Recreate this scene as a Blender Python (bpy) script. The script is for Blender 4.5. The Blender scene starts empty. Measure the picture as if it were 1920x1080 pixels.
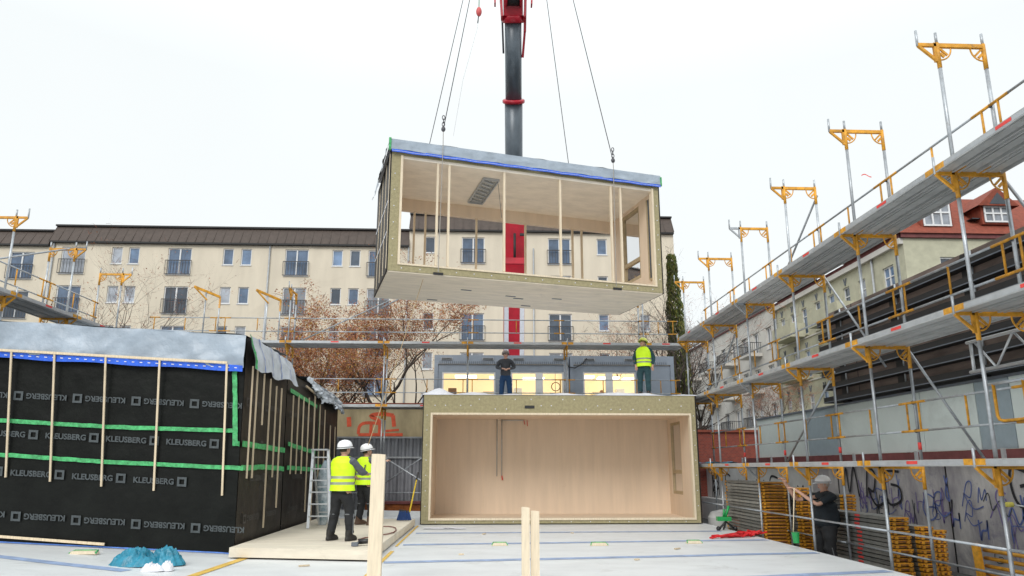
import bpy, bmesh, math, random
from mathutils import Vector, Matrix, noise
from math import sin, cos, tan, pi, sqrt, radians
random.seed(7)
scn = bpy.context.scene
COL = scn.collection

# ------------------------------------------------------------------ camera model
F, TH, PS, SH, CH = 1280.0, 0.208, 0.040, 66.8, 1.55
def ray(u, v):
    a = (u - 960) / F; b = (540 + SH - v) / F
    yr = cos(TH) - b * sin(TH); dz = sin(TH) + b * cos(TH)
    return Vector((a * cos(PS) + yr * sin(PS), -a * sin(PS) + yr * cos(PS), dz))
def at(u, v, x=None, y=None, z=None):
    d = ray(u, v)
    if x is not None: t = x / d.x
    elif y is not None: t = y / d.y
    else: t = (z - CH) / d.z
    return Vector((t * d.x, t * d.y, CH + t * d.z))

cam = bpy.data.cameras.new("camera")
camo = bpy.data.objects.new("camera", cam); COL.objects.link(camo)
camo.location = (0, 0, CH)
camo.rotation_euler = (pi / 2 + TH, 0, -PS)
cam.sensor_width = 36; cam.lens = F / 1920 * 36; cam.shift_y = SH / 1920
cam.clip_end = 4000; cam.clip_start = 0.1
scn.camera = camo

# ------------------------------------------------------------------ world and sun
scn.view_settings.view_transform = 'Standard'
scn.view_settings.look = 'None'; scn.view_settings.exposure = 0
w = bpy.data.worlds.new("World"); scn.world = w; w.use_nodes = True
nt = w.node_tree; nt.nodes.clear()
out = nt.nodes.new('ShaderNodeOutputWorld'); bg = nt.nodes.new('ShaderNodeBackground')
sky = nt.nodes.new('ShaderNodeTexSky'); sky.sky_type = 'NISHITA'; sky.sun_disc = False
sky.sun_elevation = radians(36); sky.sun_rotation = radians(200)
sky.air_density = 2.0; sky.dust_density = 6.0
mulv = nt.nodes.new('ShaderNodeVectorMath'); mulv.operation = 'SCALE'; mulv.inputs['Scale'].default_value = 0.07
mix = nt.nodes.new('ShaderNodeMix'); mix.data_type = 'RGBA'; mix.inputs[0].default_value = 0.97
tc = nt.nodes.new('ShaderNodeTexCoord'); nz = nt.nodes.new('ShaderNodeTexNoise')
nz.inputs['Scale'].default_value = 1.6; nz.inputs['Detail'].default_value = 3
cr = nt.nodes.new('ShaderNodeValToRGB')
cr.color_ramp.elements[0].color = (0.91, 0.955, 0.965, 1); cr.color_ramp.elements[1].color = (0.965, 1.01, 1.02, 1)
cr.color_ramp.elements[0].position = 0.3; cr.color_ramp.elements[1].position = 0.65
nt.links.new(tc.outputs['Generated'], nz.inputs['Vector']); nt.links.new(nz.outputs['Fac'], cr.inputs[0])
nt.links.new(sky.outputs[0], mulv.inputs[0]); nt.links.new(mulv.outputs[0], mix.inputs[6]); nt.links.new(cr.outputs[0], mix.inputs[7])
sx = nt.nodes.new('ShaderNodeSeparateXYZ'); nt.links.new(tc.outputs['Generated'], sx.inputs[0])
zr = nt.nodes.new('ShaderNodeMapRange'); zr.inputs['From Min'].default_value = .5; zr.inputs['From Max'].default_value = 1.0; zr.inputs['To Min'].default_value = 1.02; zr.inputs['To Max'].default_value = 1.7
nt.links.new(sx.outputs['Z'], zr.inputs[0]); vm2 = nt.nodes.new('ShaderNodeVectorMath'); vm2.operation = 'SCALE'
nt.links.new(mix.outputs[2], vm2.inputs[0]); nt.links.new(zr.outputs[0], vm2.inputs['Scale'])
nt.links.new(vm2.outputs[0], bg.inputs[0]); bg.inputs[1].default_value = 1.0
nt.links.new(bg.outputs[0], out.inputs[0])
sun = bpy.data.lights.new("sun", 'SUN'); sun.energy = 1.5; sun.angle = radians(24); sun.color = (1, 0.97, 0.93)
so = bpy.data.objects.new("sun", sun); COL.objects.link(so)
# sun behind the camera, a little to the left, high
sd = Vector((-0.28, -0.77, 0.60)).normalized()
so.rotation_euler = sd.to_track_quat('Z', 'Y').to_euler(); so.location = (0, -10, 30)

# ------------------------------------------------------------------ materials
MATS = {}
VARY = {'weathered_plank_steel': .35, 'galvanised_steel': .2, 'galvanised_deck': .16, 'yellow_painted_steel': .2, 'sawn_lumber': .15, 'window_glass_blue': .45, 'window_glass_dark': .6, 'window_glass_curtain': .4, 'brown_louvre': .35, 'pale_green_panel': .06}
def mat(name, col, rough=0.7, metal=0.0, amt=0.12, scale=6.0, bump=0.0, bscale=40.0, stretch=None, col2=None, spec=None, alpha_noise=None, emit=None, estr=0):
    if name in MATS: return MATS[name]
    m = bpy.data.materials.new(name); m.use_nodes = True; MATS[name] = m
    n = m.node_tree; b = n.nodes['Principled BSDF']
    b.inputs['Roughness'].default_value = rough; b.inputs['Metallic'].default_value = metal
    if spec is not None: b.inputs['Specular IOR Level'].default_value = spec
    t = n.nodes.new('ShaderNodeTexCoord'); mp = n.nodes.new('ShaderNodeMapping')
    n.links.new(t.outputs['Object'], mp.inputs[0])
    if stretch: mp.inputs['Scale'].default_value = stretch
    q = n.nodes.new('ShaderNodeTexNoise'); q.inputs['Scale'].default_value = scale; q.inputs['Detail'].default_value = 6; q.inputs['Roughness'].default_value = 0.6
    n.links.new(mp.outputs[0], q.inputs['Vector'])
    r = n.nodes.new('ShaderNodeValToRGB'); n.links.new(q.outputs['Fac'], r.inputs[0])
    c1 = tuple(max(0, c * (1 - amt)) for c in col); c2 = col2 if col2 else tuple(min(1, c * (1 + amt)) for c in col)
    r.color_ramp.elements[0].position = 0.32; r.color_ramp.elements[1].position = 0.68
    r.color_ramp.elements[0].color = (*c1, 1); r.color_ramp.elements[1].color = (*c2, 1)
    if name in VARY:
        oi = n.nodes.new('ShaderNodeObjectInfo'); hs = n.nodes.new('ShaderNodeHueSaturation'); mr = n.nodes.new('ShaderNodeMapRange')
        mr.inputs['To Min'].default_value = 1 - VARY[name]; mr.inputs['To Max'].default_value = 1 + VARY[name]
        n.links.new(oi.outputs['Random'], mr.inputs[0]); n.links.new(mr.outputs[0], hs.inputs['Value']); n.links.new(r.outputs[0], hs.inputs['Color']); n.links.new(hs.outputs[0], b.inputs['Base Color'])
    else: n.links.new(r.outputs[0], b.inputs['Base Color'])
    if bump:
        q2 = n.nodes.new('ShaderNodeTexNoise'); q2.inputs['Scale'].default_value = bscale; q2.inputs['Detail'].default_value = 4
        n.links.new(mp.outputs[0], q2.inputs['Vector'])
        bp = n.nodes.new('ShaderNodeBump'); bp.inputs['Strength'].default_value = bump; bp.inputs['Distance'].default_value = 0.03
        n.links.new(q2.outputs['Fac'], bp.inputs['Height']); n.links.new(bp.outputs[0], b.inputs['Normal'])
    if emit:
        b.inputs['Emission Color'].default_value = (*emit, 1); b.inputs['Emission Strength'].default_value = estr
    return m

asphalt = mat('asphalt', (.07, .07, .068), .95, amt=.3, scale=2, bump=.4, bscale=60)
deckm = mat('deck_membrane', (.70, .72, .73), .42, amt=.07, scale=.9, bump=.35, bscale=2.2, stretch=(1, 2.0, 1))
def stains(m, col, lo, hi, scale, k):
    n = m.node_tree; b = n.nodes['Principled BSDF']; src = b.inputs['Base Color'].links[0].from_socket
    t = n.nodes.new('ShaderNodeTexCoord'); q = n.nodes.new('ShaderNodeTexNoise'); q.inputs['Scale'].default_value = scale; q.inputs['Detail'].default_value = 8; q.inputs['Roughness'].default_value = .75; q.inputs['Distortion'].default_value = .6
    n.links.new(t.outputs['Object'], q.inputs['Vector']); mr = n.nodes.new('ShaderNodeMapRange'); mr.inputs['From Min'].default_value = lo; mr.inputs['From Max'].default_value = hi; mr.inputs['To Max'].default_value = k
    n.links.new(q.outputs['Fac'], mr.inputs[0]); mx = n.nodes.new('ShaderNodeMix'); mx.data_type = 'RGBA'; mx.inputs[7].default_value = (*col, 1)
    n.links.new(mr.outputs[0], mx.inputs[0]); n.links.new(src, mx.inputs[6]); n.links.new(mx.outputs[2], b.inputs['Base Color'])
stains(deckm, (.36, .35, .33), .56, .74, 1.3, .55); stains(deckm, (.30, .28, .25), .64, .70, 14, .5)
tapeb = mat('blue_tape', (.10, .22, .62), .5, amt=.3, scale=9)
tapebd = mat('seam_tape', (.30, .39, .58), .5, amt=.25, scale=5)
tapeg = mat('green_tape', (.06, .38, .13), .5, amt=.45, scale=14)
tapey = mat('yellow_tape', (.70, .46, .10), .6, amt=.25, scale=5)
galv = mat('galvanised_steel', (.45, .48, .51), .42, .55, amt=.22, scale=7)
galvd = mat('galvanised_deck', (.50, .51, .51), .5, .25, amt=.16, scale=2.5)
yell = mat('yellow_painted_steel', (.66, .31, .025), .5, amt=.3, scale=9)
redst = mat('red_sticker', (.75, .06, .05), .5)
black = mat('black_membrane', (.0055, .0065, .0055), .45, amt=.4, scale=2.0, bump=1.0, bscale=2.6, spec=.17)
blackside = mat('dark_membrane_side', (.022, .018, .015), .5, amt=.35, scale=1.6, bump=.6, bscale=2.5, spec=.25)
printm = mat('printed_grey', (.058, .07, .075), .6, amt=.25, scale=14)
printd = mat('printed_dark', (.045, .043, .042), .6)
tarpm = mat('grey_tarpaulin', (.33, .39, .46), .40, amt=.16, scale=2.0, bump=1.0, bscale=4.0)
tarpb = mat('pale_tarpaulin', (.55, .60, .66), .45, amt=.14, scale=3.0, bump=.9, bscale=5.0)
clt = mat('spruce_panel', (.74, .60, .46), .7, amt=.06, scale=1.5, stretch=(3, 3, .3), bump=.06, bscale=20)
cltb = mat('spruce_panel_pale', (.72, .61, .48), .75, amt=.10, scale=3, stretch=(.5, 4, 4))
cltdeck = mat('spruce_floor_panel', (.72, .65, .53), .7, amt=.10, scale=2.2, stretch=(.5, 3, 3))
lumber = mat('sawn_lumber', (.66, .54, .38), .7, amt=.16, scale=5, stretch=(6, 6, .5))
lumberw = mat('sawn_lumber_pale', (.74, .63, .47), .7, amt=.12, scale=5, stretch=(6, 6, .5))
wool = mat('mineral_wool', (.37, .325, .19), .95, amt=.16, scale=14, bump=.6, bscale=50)
ceil = mat('module_soffit', (.84, .76, .65), .8, amt=.09, scale=1.6, stretch=(1, 2, 1))
soffit = mat('module_underside', (.86, .76, .62), .8, amt=.1, scale=1.8, stretch=(.7, 3, 1))
stucco = mat('cream_render', (.71, .64, .52), .9, amt=.085, scale=.9, bump=.1, bscale=20, stretch=(1, 1, .22))
mansard = mat('brown_roof_cladding', (.080, .060, .050), .7, amt=.15, scale=3)
whitef = mat('white_frame', (.75, .76, .77), .5, amt=.05)
darkrail = mat('dark_railing', (.04, .04, .045), .5)
def glassm(name, col, rough=.08):
    return mat(name, col, rough, amt=.45, scale=.9, spec=.9)
gl1 = glassm('window_glass_blue', (.13, .20, .32)); gl2 = glassm('window_glass_dark', (.05, .07, .10)); gl3 = glassm('window_glass_curtain', (.34, .37, .42))  # blue glass: the bluish reflection is put into the base colour
contm = mat('container_grey', (.25, .29, .35), .5, amt=.08, scale=3)
contl = mat('container_dark_grey', (.13, .15, .18), .5)
redp = mat('red_crane_paint', (.46, .010, .028), .35, amt=.2, scale=2)
greyboom = mat('grey_boom_paint', (.105, .13, .155), .35, .1, amt=.2, scale=1.5, stretch=(2, 2, .3))
steel = mat('dark_steel_cable', (.10, .10, .11), .5, .5)
concrete = mat('old_concrete', (.36, .34, .38), .9, amt=.3, scale=1.5, col2=(.58, .56, .54), bump=.3, bscale=15, stretch=(1, 1.2, .5))
concretey = mat('stained_concrete', (.40, .33, .20), .9, amt=.35, scale=1.4, bump=.3, bscale=12, stretch=(1, 1, .4))
concretew = mat('whitewashed_concrete', (.60, .60, .58), .9, amt=.12, scale=1.5, bump=.2, bscale=15)
corr = mat('corrugated_sheet', (.30, .31, .34), .5, .2, amt=.14, scale=2)
panelg = mat('pale_green_panel', (.62, .69, .67), .55, amt=.07, scale=.9)
rustb = mat('rust_brown_beam', (.17, .05, .05), .7, amt=.25, scale=3)
louv = mat('brown_louvre', (.18, .135, .115), .75, amt=.5, scale=1.4, stretch=(1, .5, 3))
blk = mat('black_steel', (.012, .012, .013), .6)
yrend = mat('yellow_render', (.50, .49, .37), .9, amt=.12, scale=1.6)
wrend = mat('white_render', (.62, .60, .56), .9, amt=.1, scale=.5)
rooft = mat('red_roof_tiles', (.24, .055, .03), .8, amt=.25, scale=4, bump=.5, bscale=25)
brickm = bpy.data.materials.new('red_brick'); brickm.use_nodes = True
_n = brickm.node_tree; _b = _n.nodes['Principled BSDF']; _t = _n.nodes.new('ShaderNodeTexCoord'); _k = _n.nodes.new('ShaderNodeTexBrick')
_m = _n.nodes.new('ShaderNodeMapping'); _m.inputs['Rotation'].default_value = (pi / 2, 0, 0)
_k.inputs['Scale'].default_value = 4; _k.inputs['Color1'].default_value = (.26, .05, .03, 1); _k.inputs['Color2'].default_value = (.18, .035, .025, 1); _k.inputs['Mortar'].default_value = (.16, .09, .07, 1)
_n.links.new(_t.outputs['Object'], _m.inputs[0]); _n.links.new(_m.outputs[0], _k.inputs[0]); _n.links.new(_k.outputs[0], _b.inputs['Base Color']); _b.inputs['Roughness'].default_value = .9
hiviz = mat('hi_vis_yellow', (.60, .88, .012), .6, amt=.08, scale=12, emit=(.6, 1, .02), estr=.16, bump=.5, bscale=9)  # weak emission put into the vest colour, so the fabric glows by itself
reflect = mat('reflective_band', (.30, .33, .26), .4)
skinm = mat('skin', (.55, .32, .23), .6, amt=.08)
hatw = mat('white_helmet', (.90, .91, .92), .3, amt=.02)
haty = mat('yellow_helmet', (.75, .80, .15), .3, amt=.02)
hatd = mat('dark_helmet', (.22, .18, .17), .4)
cgrey = mat('grey_jacket', (.10, .11, .13), .9, amt=.2, scale=10); cblack = mat('black_jacket', (.014, .02, .026), .85, amt=.3)
cnavy = mat('navy_trousers', (.012, .05, .13), .85, amt=.2); cdark = mat('dark_trousers', (.016, .017, .019), .85, amt=.3)
cteal = mat('dark_teal_jacket', (.02, .06, .07), .85); cdgrey = mat('dark_grey_sweater', (.055, .06, .07), .9, amt=.2)
boot = mat('boot_leather', (.02, .018, .016), .6); bootb = mat('brown_boot_leather', (.09, .05, .03), .6); piping = mat('pale_piping', (.16, .17, .18), .6)
orange = mat('orange_fabric', (.75, .16, .04), .8); hairm = mat('dark_hair', (.04, .03, .02), .9)
bark = mat('bark', (.055, .042, .034), .95, amt=.3, scale=5); barkw = mat('pale_bark', (.11, .085, .07), .95, amt=.3)
twigm = mat('red_brown_twig', (.26, .10, .055), .9, amt=.3)
leafb = mat('brown_leaf', (.36, .13, .05), .8, amt=.35, scale=1.2); leafy = mat('yellow_leaf', (.36, .20, .04), .8, amt=.3)
leafg = mat('dark_green_leaf', (.09, .12, .025), .8, amt=.5, scale=3); leafgy = mat('olive_leaf', (.20, .19, .035), .8, amt=.4, scale=3)
tealb = mat('teal_plastic_bag', (.02, .22, .33), .35, amt=.3, scale=8, bump=.9, bscale=10); whitep = mat('white_plastic', (.75, .76, .82), .4, amt=.08, bump=.5, bscale=12)
redstrap = mat('red_strap', (.62, .015, .02), .7, amt=.2); greenp = mat('green_plastic', (.02, .30, .08), .4); alu = mat('aluminium', (.66, .68, .70), .35, .5, amt=.1)
warmwall = mat('glowing_room_wall', (.80, .70, .50), .8, emit=(1, .80, .50), estr=.50, amt=.10, scale=.5); lampm = mat('ceiling_lamp', (1, 1, 1), .5, emit=(1, .95, .82), estr=3.0)  # room walls glow by emission, standing in for lamp light on them
cardb = mat('cardboard', (.35, .17, .06), .8); blackp = mat('black_plastic', (.02, .02, .022), .4); bluebr = mat('blue_bristles', (.02, .06, .2), .7)
gblack = mat('black_spray_paint', (.02, .02, .025), .7); gblue = mat('blue_spray_paint', (.11, .15, .36), .7, amt=.3); gpurp = mat('purple_spray_paint', (.19, .15, .33), .7, amt=.3); gred = mat('red_spray_paint', (.62, .09, .035), .7, amt=.2)
lgrey = mat('light_grey_metal', (.45, .47, .49), .45, .3); foil = mat('metal_foil', (.6, .6, .57), .35, .6, amt=.6, scale=20, bump=.6, bscale=30)
stains(cltdeck, (.38, .33, .27), .56, .74, 1.6, .5); stains(clt, (.50, .36, .24), .62, .74, 2.2, .35); stains(soffit, (.45, .42, .38), .56, .74, 1.2, .4); stains(ceil, (.5, .45, .4), .58, .76, 1.0, .35)
stains(galv, (.24, .20, .17), .60, .70, 5, .6); stains(galvd, (.25, .22, .2), .56, .7, 2.5, .5); stains(yell, (.22, .13, .06), .57, .68, 7, .7); stains(stucco, (.50, .44, .35), .55, .75, .25, .4)
stains(concrete, (.16, .15, .22), .55, .7, 1.8, .55); stains(panelg, (.38, .42, .40), .56, .74, .8, .5)
# clear pane
panem = bpy.data.materials.new('clear_pane'); panem.use_nodes = True; MATS['clear_pane'] = panem
_n = panem.node_tree; _n.nodes.clear(); _o = _n.nodes.new('ShaderNodeOutputMaterial'); _x = _n.nodes.new('ShaderNodeMixShader'); _g = _n.nodes.new('ShaderNodeBsdfGlossy'); _tr = _n.nodes.new('ShaderNodeBsdfTransparent'); _f = _n.nodes.new('ShaderNodeFresnel'); _q = _n.nodes.new('ShaderNodeTexNoise')
_g.inputs['Roughness'].default_value = .03; _tr.inputs[0].default_value = (.90, .93, .92, 1)
_n.links.new(_f.outputs[0], _x.inputs[0]); _n.links.new(_tr.outputs[0], _x.inputs[1]); _n.links.new(_g.outputs[0], _x.inputs[2]); _n.links.new(_x.outputs[0], _o.inputs[0])

# ------------------------------------------------------------------ mesh builder
class MB:
    def __init__(s): s.v = []; s.f = []; s.m = []; s.mats = []; s.sm = []
    def mi(s, m):
        if m not in s.mats: s.mats.append(m)
        return s.mats.index(m)
    def add(s, vs, fs, m, smooth=False):
        o = len(s.v); s.v += [Vector(p) for p in vs]; k = s.mi(m)
        for f in fs: s.f.append(tuple(i + o for i in f)); s.m.append(k); s.sm.append(smooth)
        return s
    def box(s, x0, x1, y0, y1, z0, z1, m):
        vs = [(x, y, z) for z in (z0, z1) for y in (y0, y1) for x in (x0, x1)]
        return s.add(vs, [(0, 2, 3, 1), (4, 5, 7, 6), (0, 1, 5, 4), (2, 6, 7, 3), (0, 4, 6, 2), (1, 3, 7, 5)], m)
    def quad(s, a, b, c, d, m): return s.add([a, b, c, d], [(0, 1, 2, 3)], m)
    def bar(s, a, b, w_, h_, m, up=(0, 0, 1)):
        a = Vector(a); b = Vector(b); d = (b - a)
        if d.length < 1e-6: return s
        d.normalize(); u = Vector(up)
        if abs(d.dot(u)) > .98: u = Vector((1, 0, 0))
        r = d.cross(u).normalized(); u = r.cross(d).normalized()
        vs = [p + r * (sx * w_ / 2) + u * (sz * h_ / 2) for p in (a, b) for sx, sz in ((-1, -1), (1, -1), (1, 1), (-1, 1))]
        return s.add(vs, [(3, 2, 1, 0), (4, 5, 6, 7), (0, 1, 5, 4), (1, 2, 6, 5), (2, 3, 7, 6), (3, 0, 4, 7)], m)
    def tube(s, pts, r, m, n=8, cap=True):
        pts = [Vector(p) for p in pts]; rs = r if isinstance(r, (list, tuple)) else [r] * len(pts)
        vs = []; pr = None
        for i, p in enumerate(pts):
            d = (pts[min(i + 1, len(pts) - 1)] - pts[max(i - 1, 0)]).normalized()
            if pr is None:
                u = Vector((0, 0, 1)) if abs(d.z) < .9 else Vector((1, 0, 0)); pr = d.cross(u).normalized()
            else:
                pr = (pr - d * pr.dot(d)); pr = pr.normalized() if pr.length > 1e-6 else d.orthogonal().normalized()
            q = d.cross(pr)
            vs += [p + (pr * cos(2 * pi * k / n) + q * sin(2 * pi * k / n)) * rs[i] for k in range(n)]
        fs = [(i * n + k, i * n + (k + 1) % n, (i + 1) * n + (k + 1) % n, (i + 1) * n + k) for i in range(len(pts) - 1) for k in range(n)]
        if cap: fs += [tuple(range(n))[::-1], tuple((len(pts) - 1) * n + k for k in range(n))]
        return s.add(vs, fs, m, n > 5)
    def loft(s, rings, m, n=16, cap=True, mats=None):   # rings: (cx,cy,cz,rx,ry)
        vs = []
        for (cx, cy, cz, rx, ry) in rings: vs += [(cx + rx * cos(2 * pi * k / n), cy + ry * sin(2 * pi * k / n), cz) for k in range(n)]
        for i in range(len(rings) - 1):
            mm = mats[i] if mats else m
            base = len(s.v)
            s.add(vs[i * n:(i + 2) * n], [(k, (k + 1) % n, n + (k + 1) % n, n + k) for k in range(n)], mm, True)
        if cap:
            s.add(vs[:n], [tuple(range(n))[::-1]], m); s.add(vs[-n:], [tuple(range(n))], m)
        return s
    def ball(s, c, r, m, n=12, k=8, fn=None):
        vs = []; c = Vector(c); r = Vector(r) if not isinstance(r, (int, float)) else Vector((r, r, r))
        for j in range(k + 1):
            t = pi * j / k
            for i in range(n):
                p = Vector((sin(t) * cos(2 * pi * i / n), sin(t) * sin(2 * pi * i / n), cos(t)))
                if fn: p = fn(p)
                vs.append(c + Vector((p.x * r.x, p.y * r.y, p.z * r.z)))
        return s.add(vs, [(j * n + i, (j + 1) * n + i, (j + 1) * n + (i + 1) % n, j * n + (i + 1) % n) for j in range(k) for i in range(n)], m, True)
    def grid(s, fn, nu, nv, m, smooth=True):
        vs = [fn(i / nu, j / nv) for j in range(nv + 1) for i in range(nu + 1)]
        return s.add(vs, [(j * (nu + 1) + i, j * (nu + 1) + i + 1, (j + 1) * (nu + 1) + i + 1, (j + 1) * (nu + 1) + i) for j in range(nv) for i in range(nu)], m, smooth)
    def prism(s, pts, off, m):     # closed polygon pts, extruded by vector off
        n = len(pts); off = Vector(off); pts = [Vector(p) for p in pts]
        return s.add(pts + [p + off for p in pts], [tuple(range(n))[::-1], tuple(range(n, 2 * n))] + [(i, (i + 1) % n, n + (i + 1) % n, n + i) for i in range(n)], m)
    def xform(s, fn): s.v = [Vector(fn(p)) for p in s.v]; return s
    def build(s, name, parent=None, origin=None, **tags):
        o0 = Vector(origin) if origin is not None else (parent_world(parent) if parent else Vector((0, 0, 0)))
        me = bpy.data.meshes.new(name); me.from_pydata([p - o0 for p in s.v], [], s.f)
        for m in s.mats: me.materials.append(m)
        me.polygons.foreach_set('material_index', s.m); me.polygons.foreach_set('use_smooth', s.sm)
        me.update()
        ob = bpy.data.objects.new(name, me); COL.objects.link(ob)
        if parent: ob.parent = parent
        else: ob.location = o0
        for k, v in tags.items(): ob[k] = v
        return ob
LOCALS = {}
def parent_world(p):
    if p.name in LOCALS: return Vector((0, 0, 0))
    v = Vector((0, 0, 0))
    while p: v += p.location; p = p.parent
    return v
def thing(name, label, cat, loc=(0, 0, 0), rot=(0, 0, 0), group=None, local=False):
    o = bpy.data.objects.new(name, None); COL.objects.link(o); o.location = loc; o.rotation_euler = rot
    o.empty_display_size = .2; o['label'] = label; o['category'] = cat
    if group: o['group'] = group
    if local: LOCALS[o.name] = 1
    return o
def keep_local(o):
    LOCALS[o.name] = 1; return o
def T(label, cat, group=None):
    d = dict(label=label, category=cat)
    if group: d['group'] = group
    return d
def fbm(p, s=1.0): return noise.fractal(Vector(p) * s, 1.0, 2.0, 4)

def text_geo(s, size, bold=.0):
    c = bpy.data.curves.new('lettering', 'FONT'); c.body = s; c.size = size; c.offset = bold; c.resolution_u = 3
    o = bpy.data.objects.new('lettering', c); COL.objects.link(o)
    dg = bpy.context.evaluated_depsgraph_get(); dg.update()
    me = o.evaluated_get(dg).to_mesh()
    vs = [tuple(v.co) for v in me.vertices]; fs = [tuple(p.vertices) for p in me.polygons]
    o.evaluated_get(dg).to_mesh_clear(); bpy.data.objects.remove(o); bpy.data.curves.remove(c)
    return vs, fs
def skin_geo(verts, edges, radii, sub=1):
    me = bpy.data.meshes.new('tmp'); me.from_pydata(verts, edges, [])
    o = bpy.data.objects.new('tmp', me); COL.objects.link(o)
    m = o.modifiers.new('s', 'SKIN'); m.use_smooth_shade = True
    for i, r in enumerate(radii):
        sv = me.skin_vertices[0].data[i]; sv.radius = (r, r) if not isinstance(r, tuple) else r
        sv.use_root = (i == 0)
    if sub: mm = o.modifiers.new('b', 'SUBSURF'); mm.levels = sub; mm.render_levels = sub
    dg = bpy.context.evaluated_depsgraph_get(); dg.update()
    ev = o.evaluated_get(dg); e = ev.to_mesh()
    vs = [tuple(v.co) for v in e.vertices]; fs = [tuple(p.vertices) for p in e.polygons]
    ev.to_mesh_clear(); bpy.data.objects.remove(o); bpy.data.meshes.remove(me)
    return vs, fs

def dup_tree(o, parent=None):
    c = o.copy(); COL.objects.link(c)
    if parent: c.parent = parent; c.matrix_parent_inverse = Matrix()
    for ch in list(o.children): dup_tree(ch, c)
    return c

# wall with rectangular openings. axis fn maps (s, z, depth) -> world
def holed(mb, s0, s1, z0, z1, rects, fn, m, reveal=.15, mr=None):
    xs = sorted(set([s0, s1] + [r[0] for r in rects] + [r[1] for r in rects]))
    zs = sorted(set([z0, z1] + [r[2] for r in rects] + [r[3] for r in rects]))
    xs = [x for x in xs if s0 - 1e-6 <= x <= s1 + 1e-6]; zs = [z for z in zs if z0 - 1e-6 <= z <= z1 + 1e-6]
    def inside(cx, cz): return any(r[0] < cx < r[1] and r[2] < cz < r[3] for r in rects)
    for j in range(len(zs) - 1):
        i = 0
        while i < len(xs) - 1:
            cz = (zs[j] + zs[j + 1]) / 2
            if inside((xs[i] + xs[i + 1]) / 2, cz): i += 1; continue
            k = i
            while k + 1 < len(xs) - 1 and not inside((xs[k + 1] + xs[k + 2]) / 2, cz): k += 1
            mb.quad(fn(xs[i], zs[j], 0), fn(xs[k + 1], zs[j], 0), fn(xs[k + 1], zs[j + 1], 0), fn(xs[i], zs[j + 1], 0), m)
            i = k + 1
    for (a, b, c, d) in rects:
        for p, q in (((a, c), (b, c)), ((b, c), (b, d)), ((b, d), (a, d)), ((a, d), (a, c))):
            mb.quad(fn(p[0], p[1], 0), fn(q[0], q[1], 0), fn(q[0], q[1], reveal), fn(p[0], p[1], reveal), mr or m)

def bar3(mb, fn, s0, s1, z0, z1, d0, d1, m):   # box in wall coordinates
    vs = [fn(s, z, d) for d in (d0, d1) for z in (z0, z1) for s in (s0, s1)]
    mb.add(vs, [(0, 2, 3, 1), (4, 5, 7, 6), (0, 1, 5, 4), (2, 6, 7, 3), (0, 4, 6, 2), (1, 3, 7, 5)], m)

def window(parent, fn, r, glass, mull=1, rail=False, trans=False, dep=.12, fw=.07, name='window', curtain=False):
    a, b, c, d = r
    f = MB()
    bar3(f, fn, a, a + fw, c, d, dep - .05, dep + .03, whitef); bar3(f, fn, b - fw, b, c, d, dep - .05, dep + .03, whitef)
    bar3(f, fn, a + fw, b - fw, c, c + fw, dep - .05, dep + .03, whitef); bar3(f, fn, a + fw, b - fw, d - fw, d, dep - .05, dep + .03, whitef)
    for i in range(mull):
        s = a + (b - a) * (i + 1) / (mull + 1)
        bar3(f, fn, s - fw * .7, s + fw * .7, c + fw, d - fw, dep - .052, dep + .028, whitef)
    if trans: bar3(f, fn, a + fw, b - fw, c + (d - c) * .66, c + (d - c) * .66 + .07, dep - .048, dep + .02, whitef)
    bar3(f, fn, a - .03, b + .03, c - .06, c, -.05, dep, whitef)   # sill
    w_ = f.build(name, parent)
    g = MB(); g.quad(fn(a + .03, c + .03, dep), fn(b - .03, c + .03, dep), fn(b - .03, d - .03, dep), fn(a + .03, d - .03, dep), glass)
    g.build('pane', w_)
    if rail:
        q = MB(); h = (d - c) * .52
        for z in (c + .02, c + h): bar3(q, fn, a - .08, b + .08, z - .025, z + .025, -.14, -.10, darkrail)
        n = 9
        for i in range(n + 1):
            s = a - .08 + (b - a + .16) * i / n; bar3(q, fn, s - .013, s + .013, c + .02, c + h, -.13, -.11, darkrail)
        q.build('railing', w_)
    return w_

exec_order = []
# =================================================================== GROUND
g = MB(); g.quad((-600, -100, -.5), (600, -100, -.5), (600, 900, -.5), (-600, 900, -.5), asphalt)
g.build('ground', kind='structure')
# deck (roof of the finished floor slab). slightly cambered up on the left
def camber(x): return .052 * (-4.4 - x) if x < -4.4 else 0
def deckpt(x, y): return (x, y, camber(x))
g = MB()
xs = [-13, -9, -6, -4.4, 0, 6.3]; ys = [-4, 8, 23]
for i in range(5):
    for j in range(2):
        g.quad(deckpt(xs[i], ys[j]), deckpt(xs[i + 1], ys[j]), deckpt(xs[i + 1], ys[j + 1]), deckpt(xs[i], ys[j + 1]), deckm)
g.quad((6.3, -4, 0), (6.3, 23, 0), (6.3, 23, -.45), (6.3, -4, -.45), deckm)
g.quad((-13, 23, .4), (6.3, 23, 0), (6.3, 23, -.5), (-13, 23, -.5), deckm)
g.build('floor_deck', kind='structure')
def strip(a, b, wd, m, z=.005, name='seam_tape', label=None, n=40):
    a = Vector(a); b = Vector(b); d = (b - a).normalized(); r = Vector((-d.y, d.x, 0)) * wd / 2
    q = MB(); vs = []
    for i in range(n + 1):
        p = a.lerp(b, i / n); wj = 1; j = (fbm((p.x, p.y, 3), .8)) * .03
        for s_ in (-1, 1):
            o = p + r * s_ + Vector((0, j, 0)); vs.append((o.x, o.y, camber(o.x) + z))
    q.add(vs, [(2 * i, 2 * i + 1, 2 * i + 3, 2 * i + 2) for i in range(n)], m)
    return q.build(name, label=label, category='tape', group='tape over the joints of the deck')
strip((-9.3, 12.2, 0), (-5.3, 10.9, 0), .22, tapebd, label='blue tape line on the deck below the teal bags')
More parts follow.
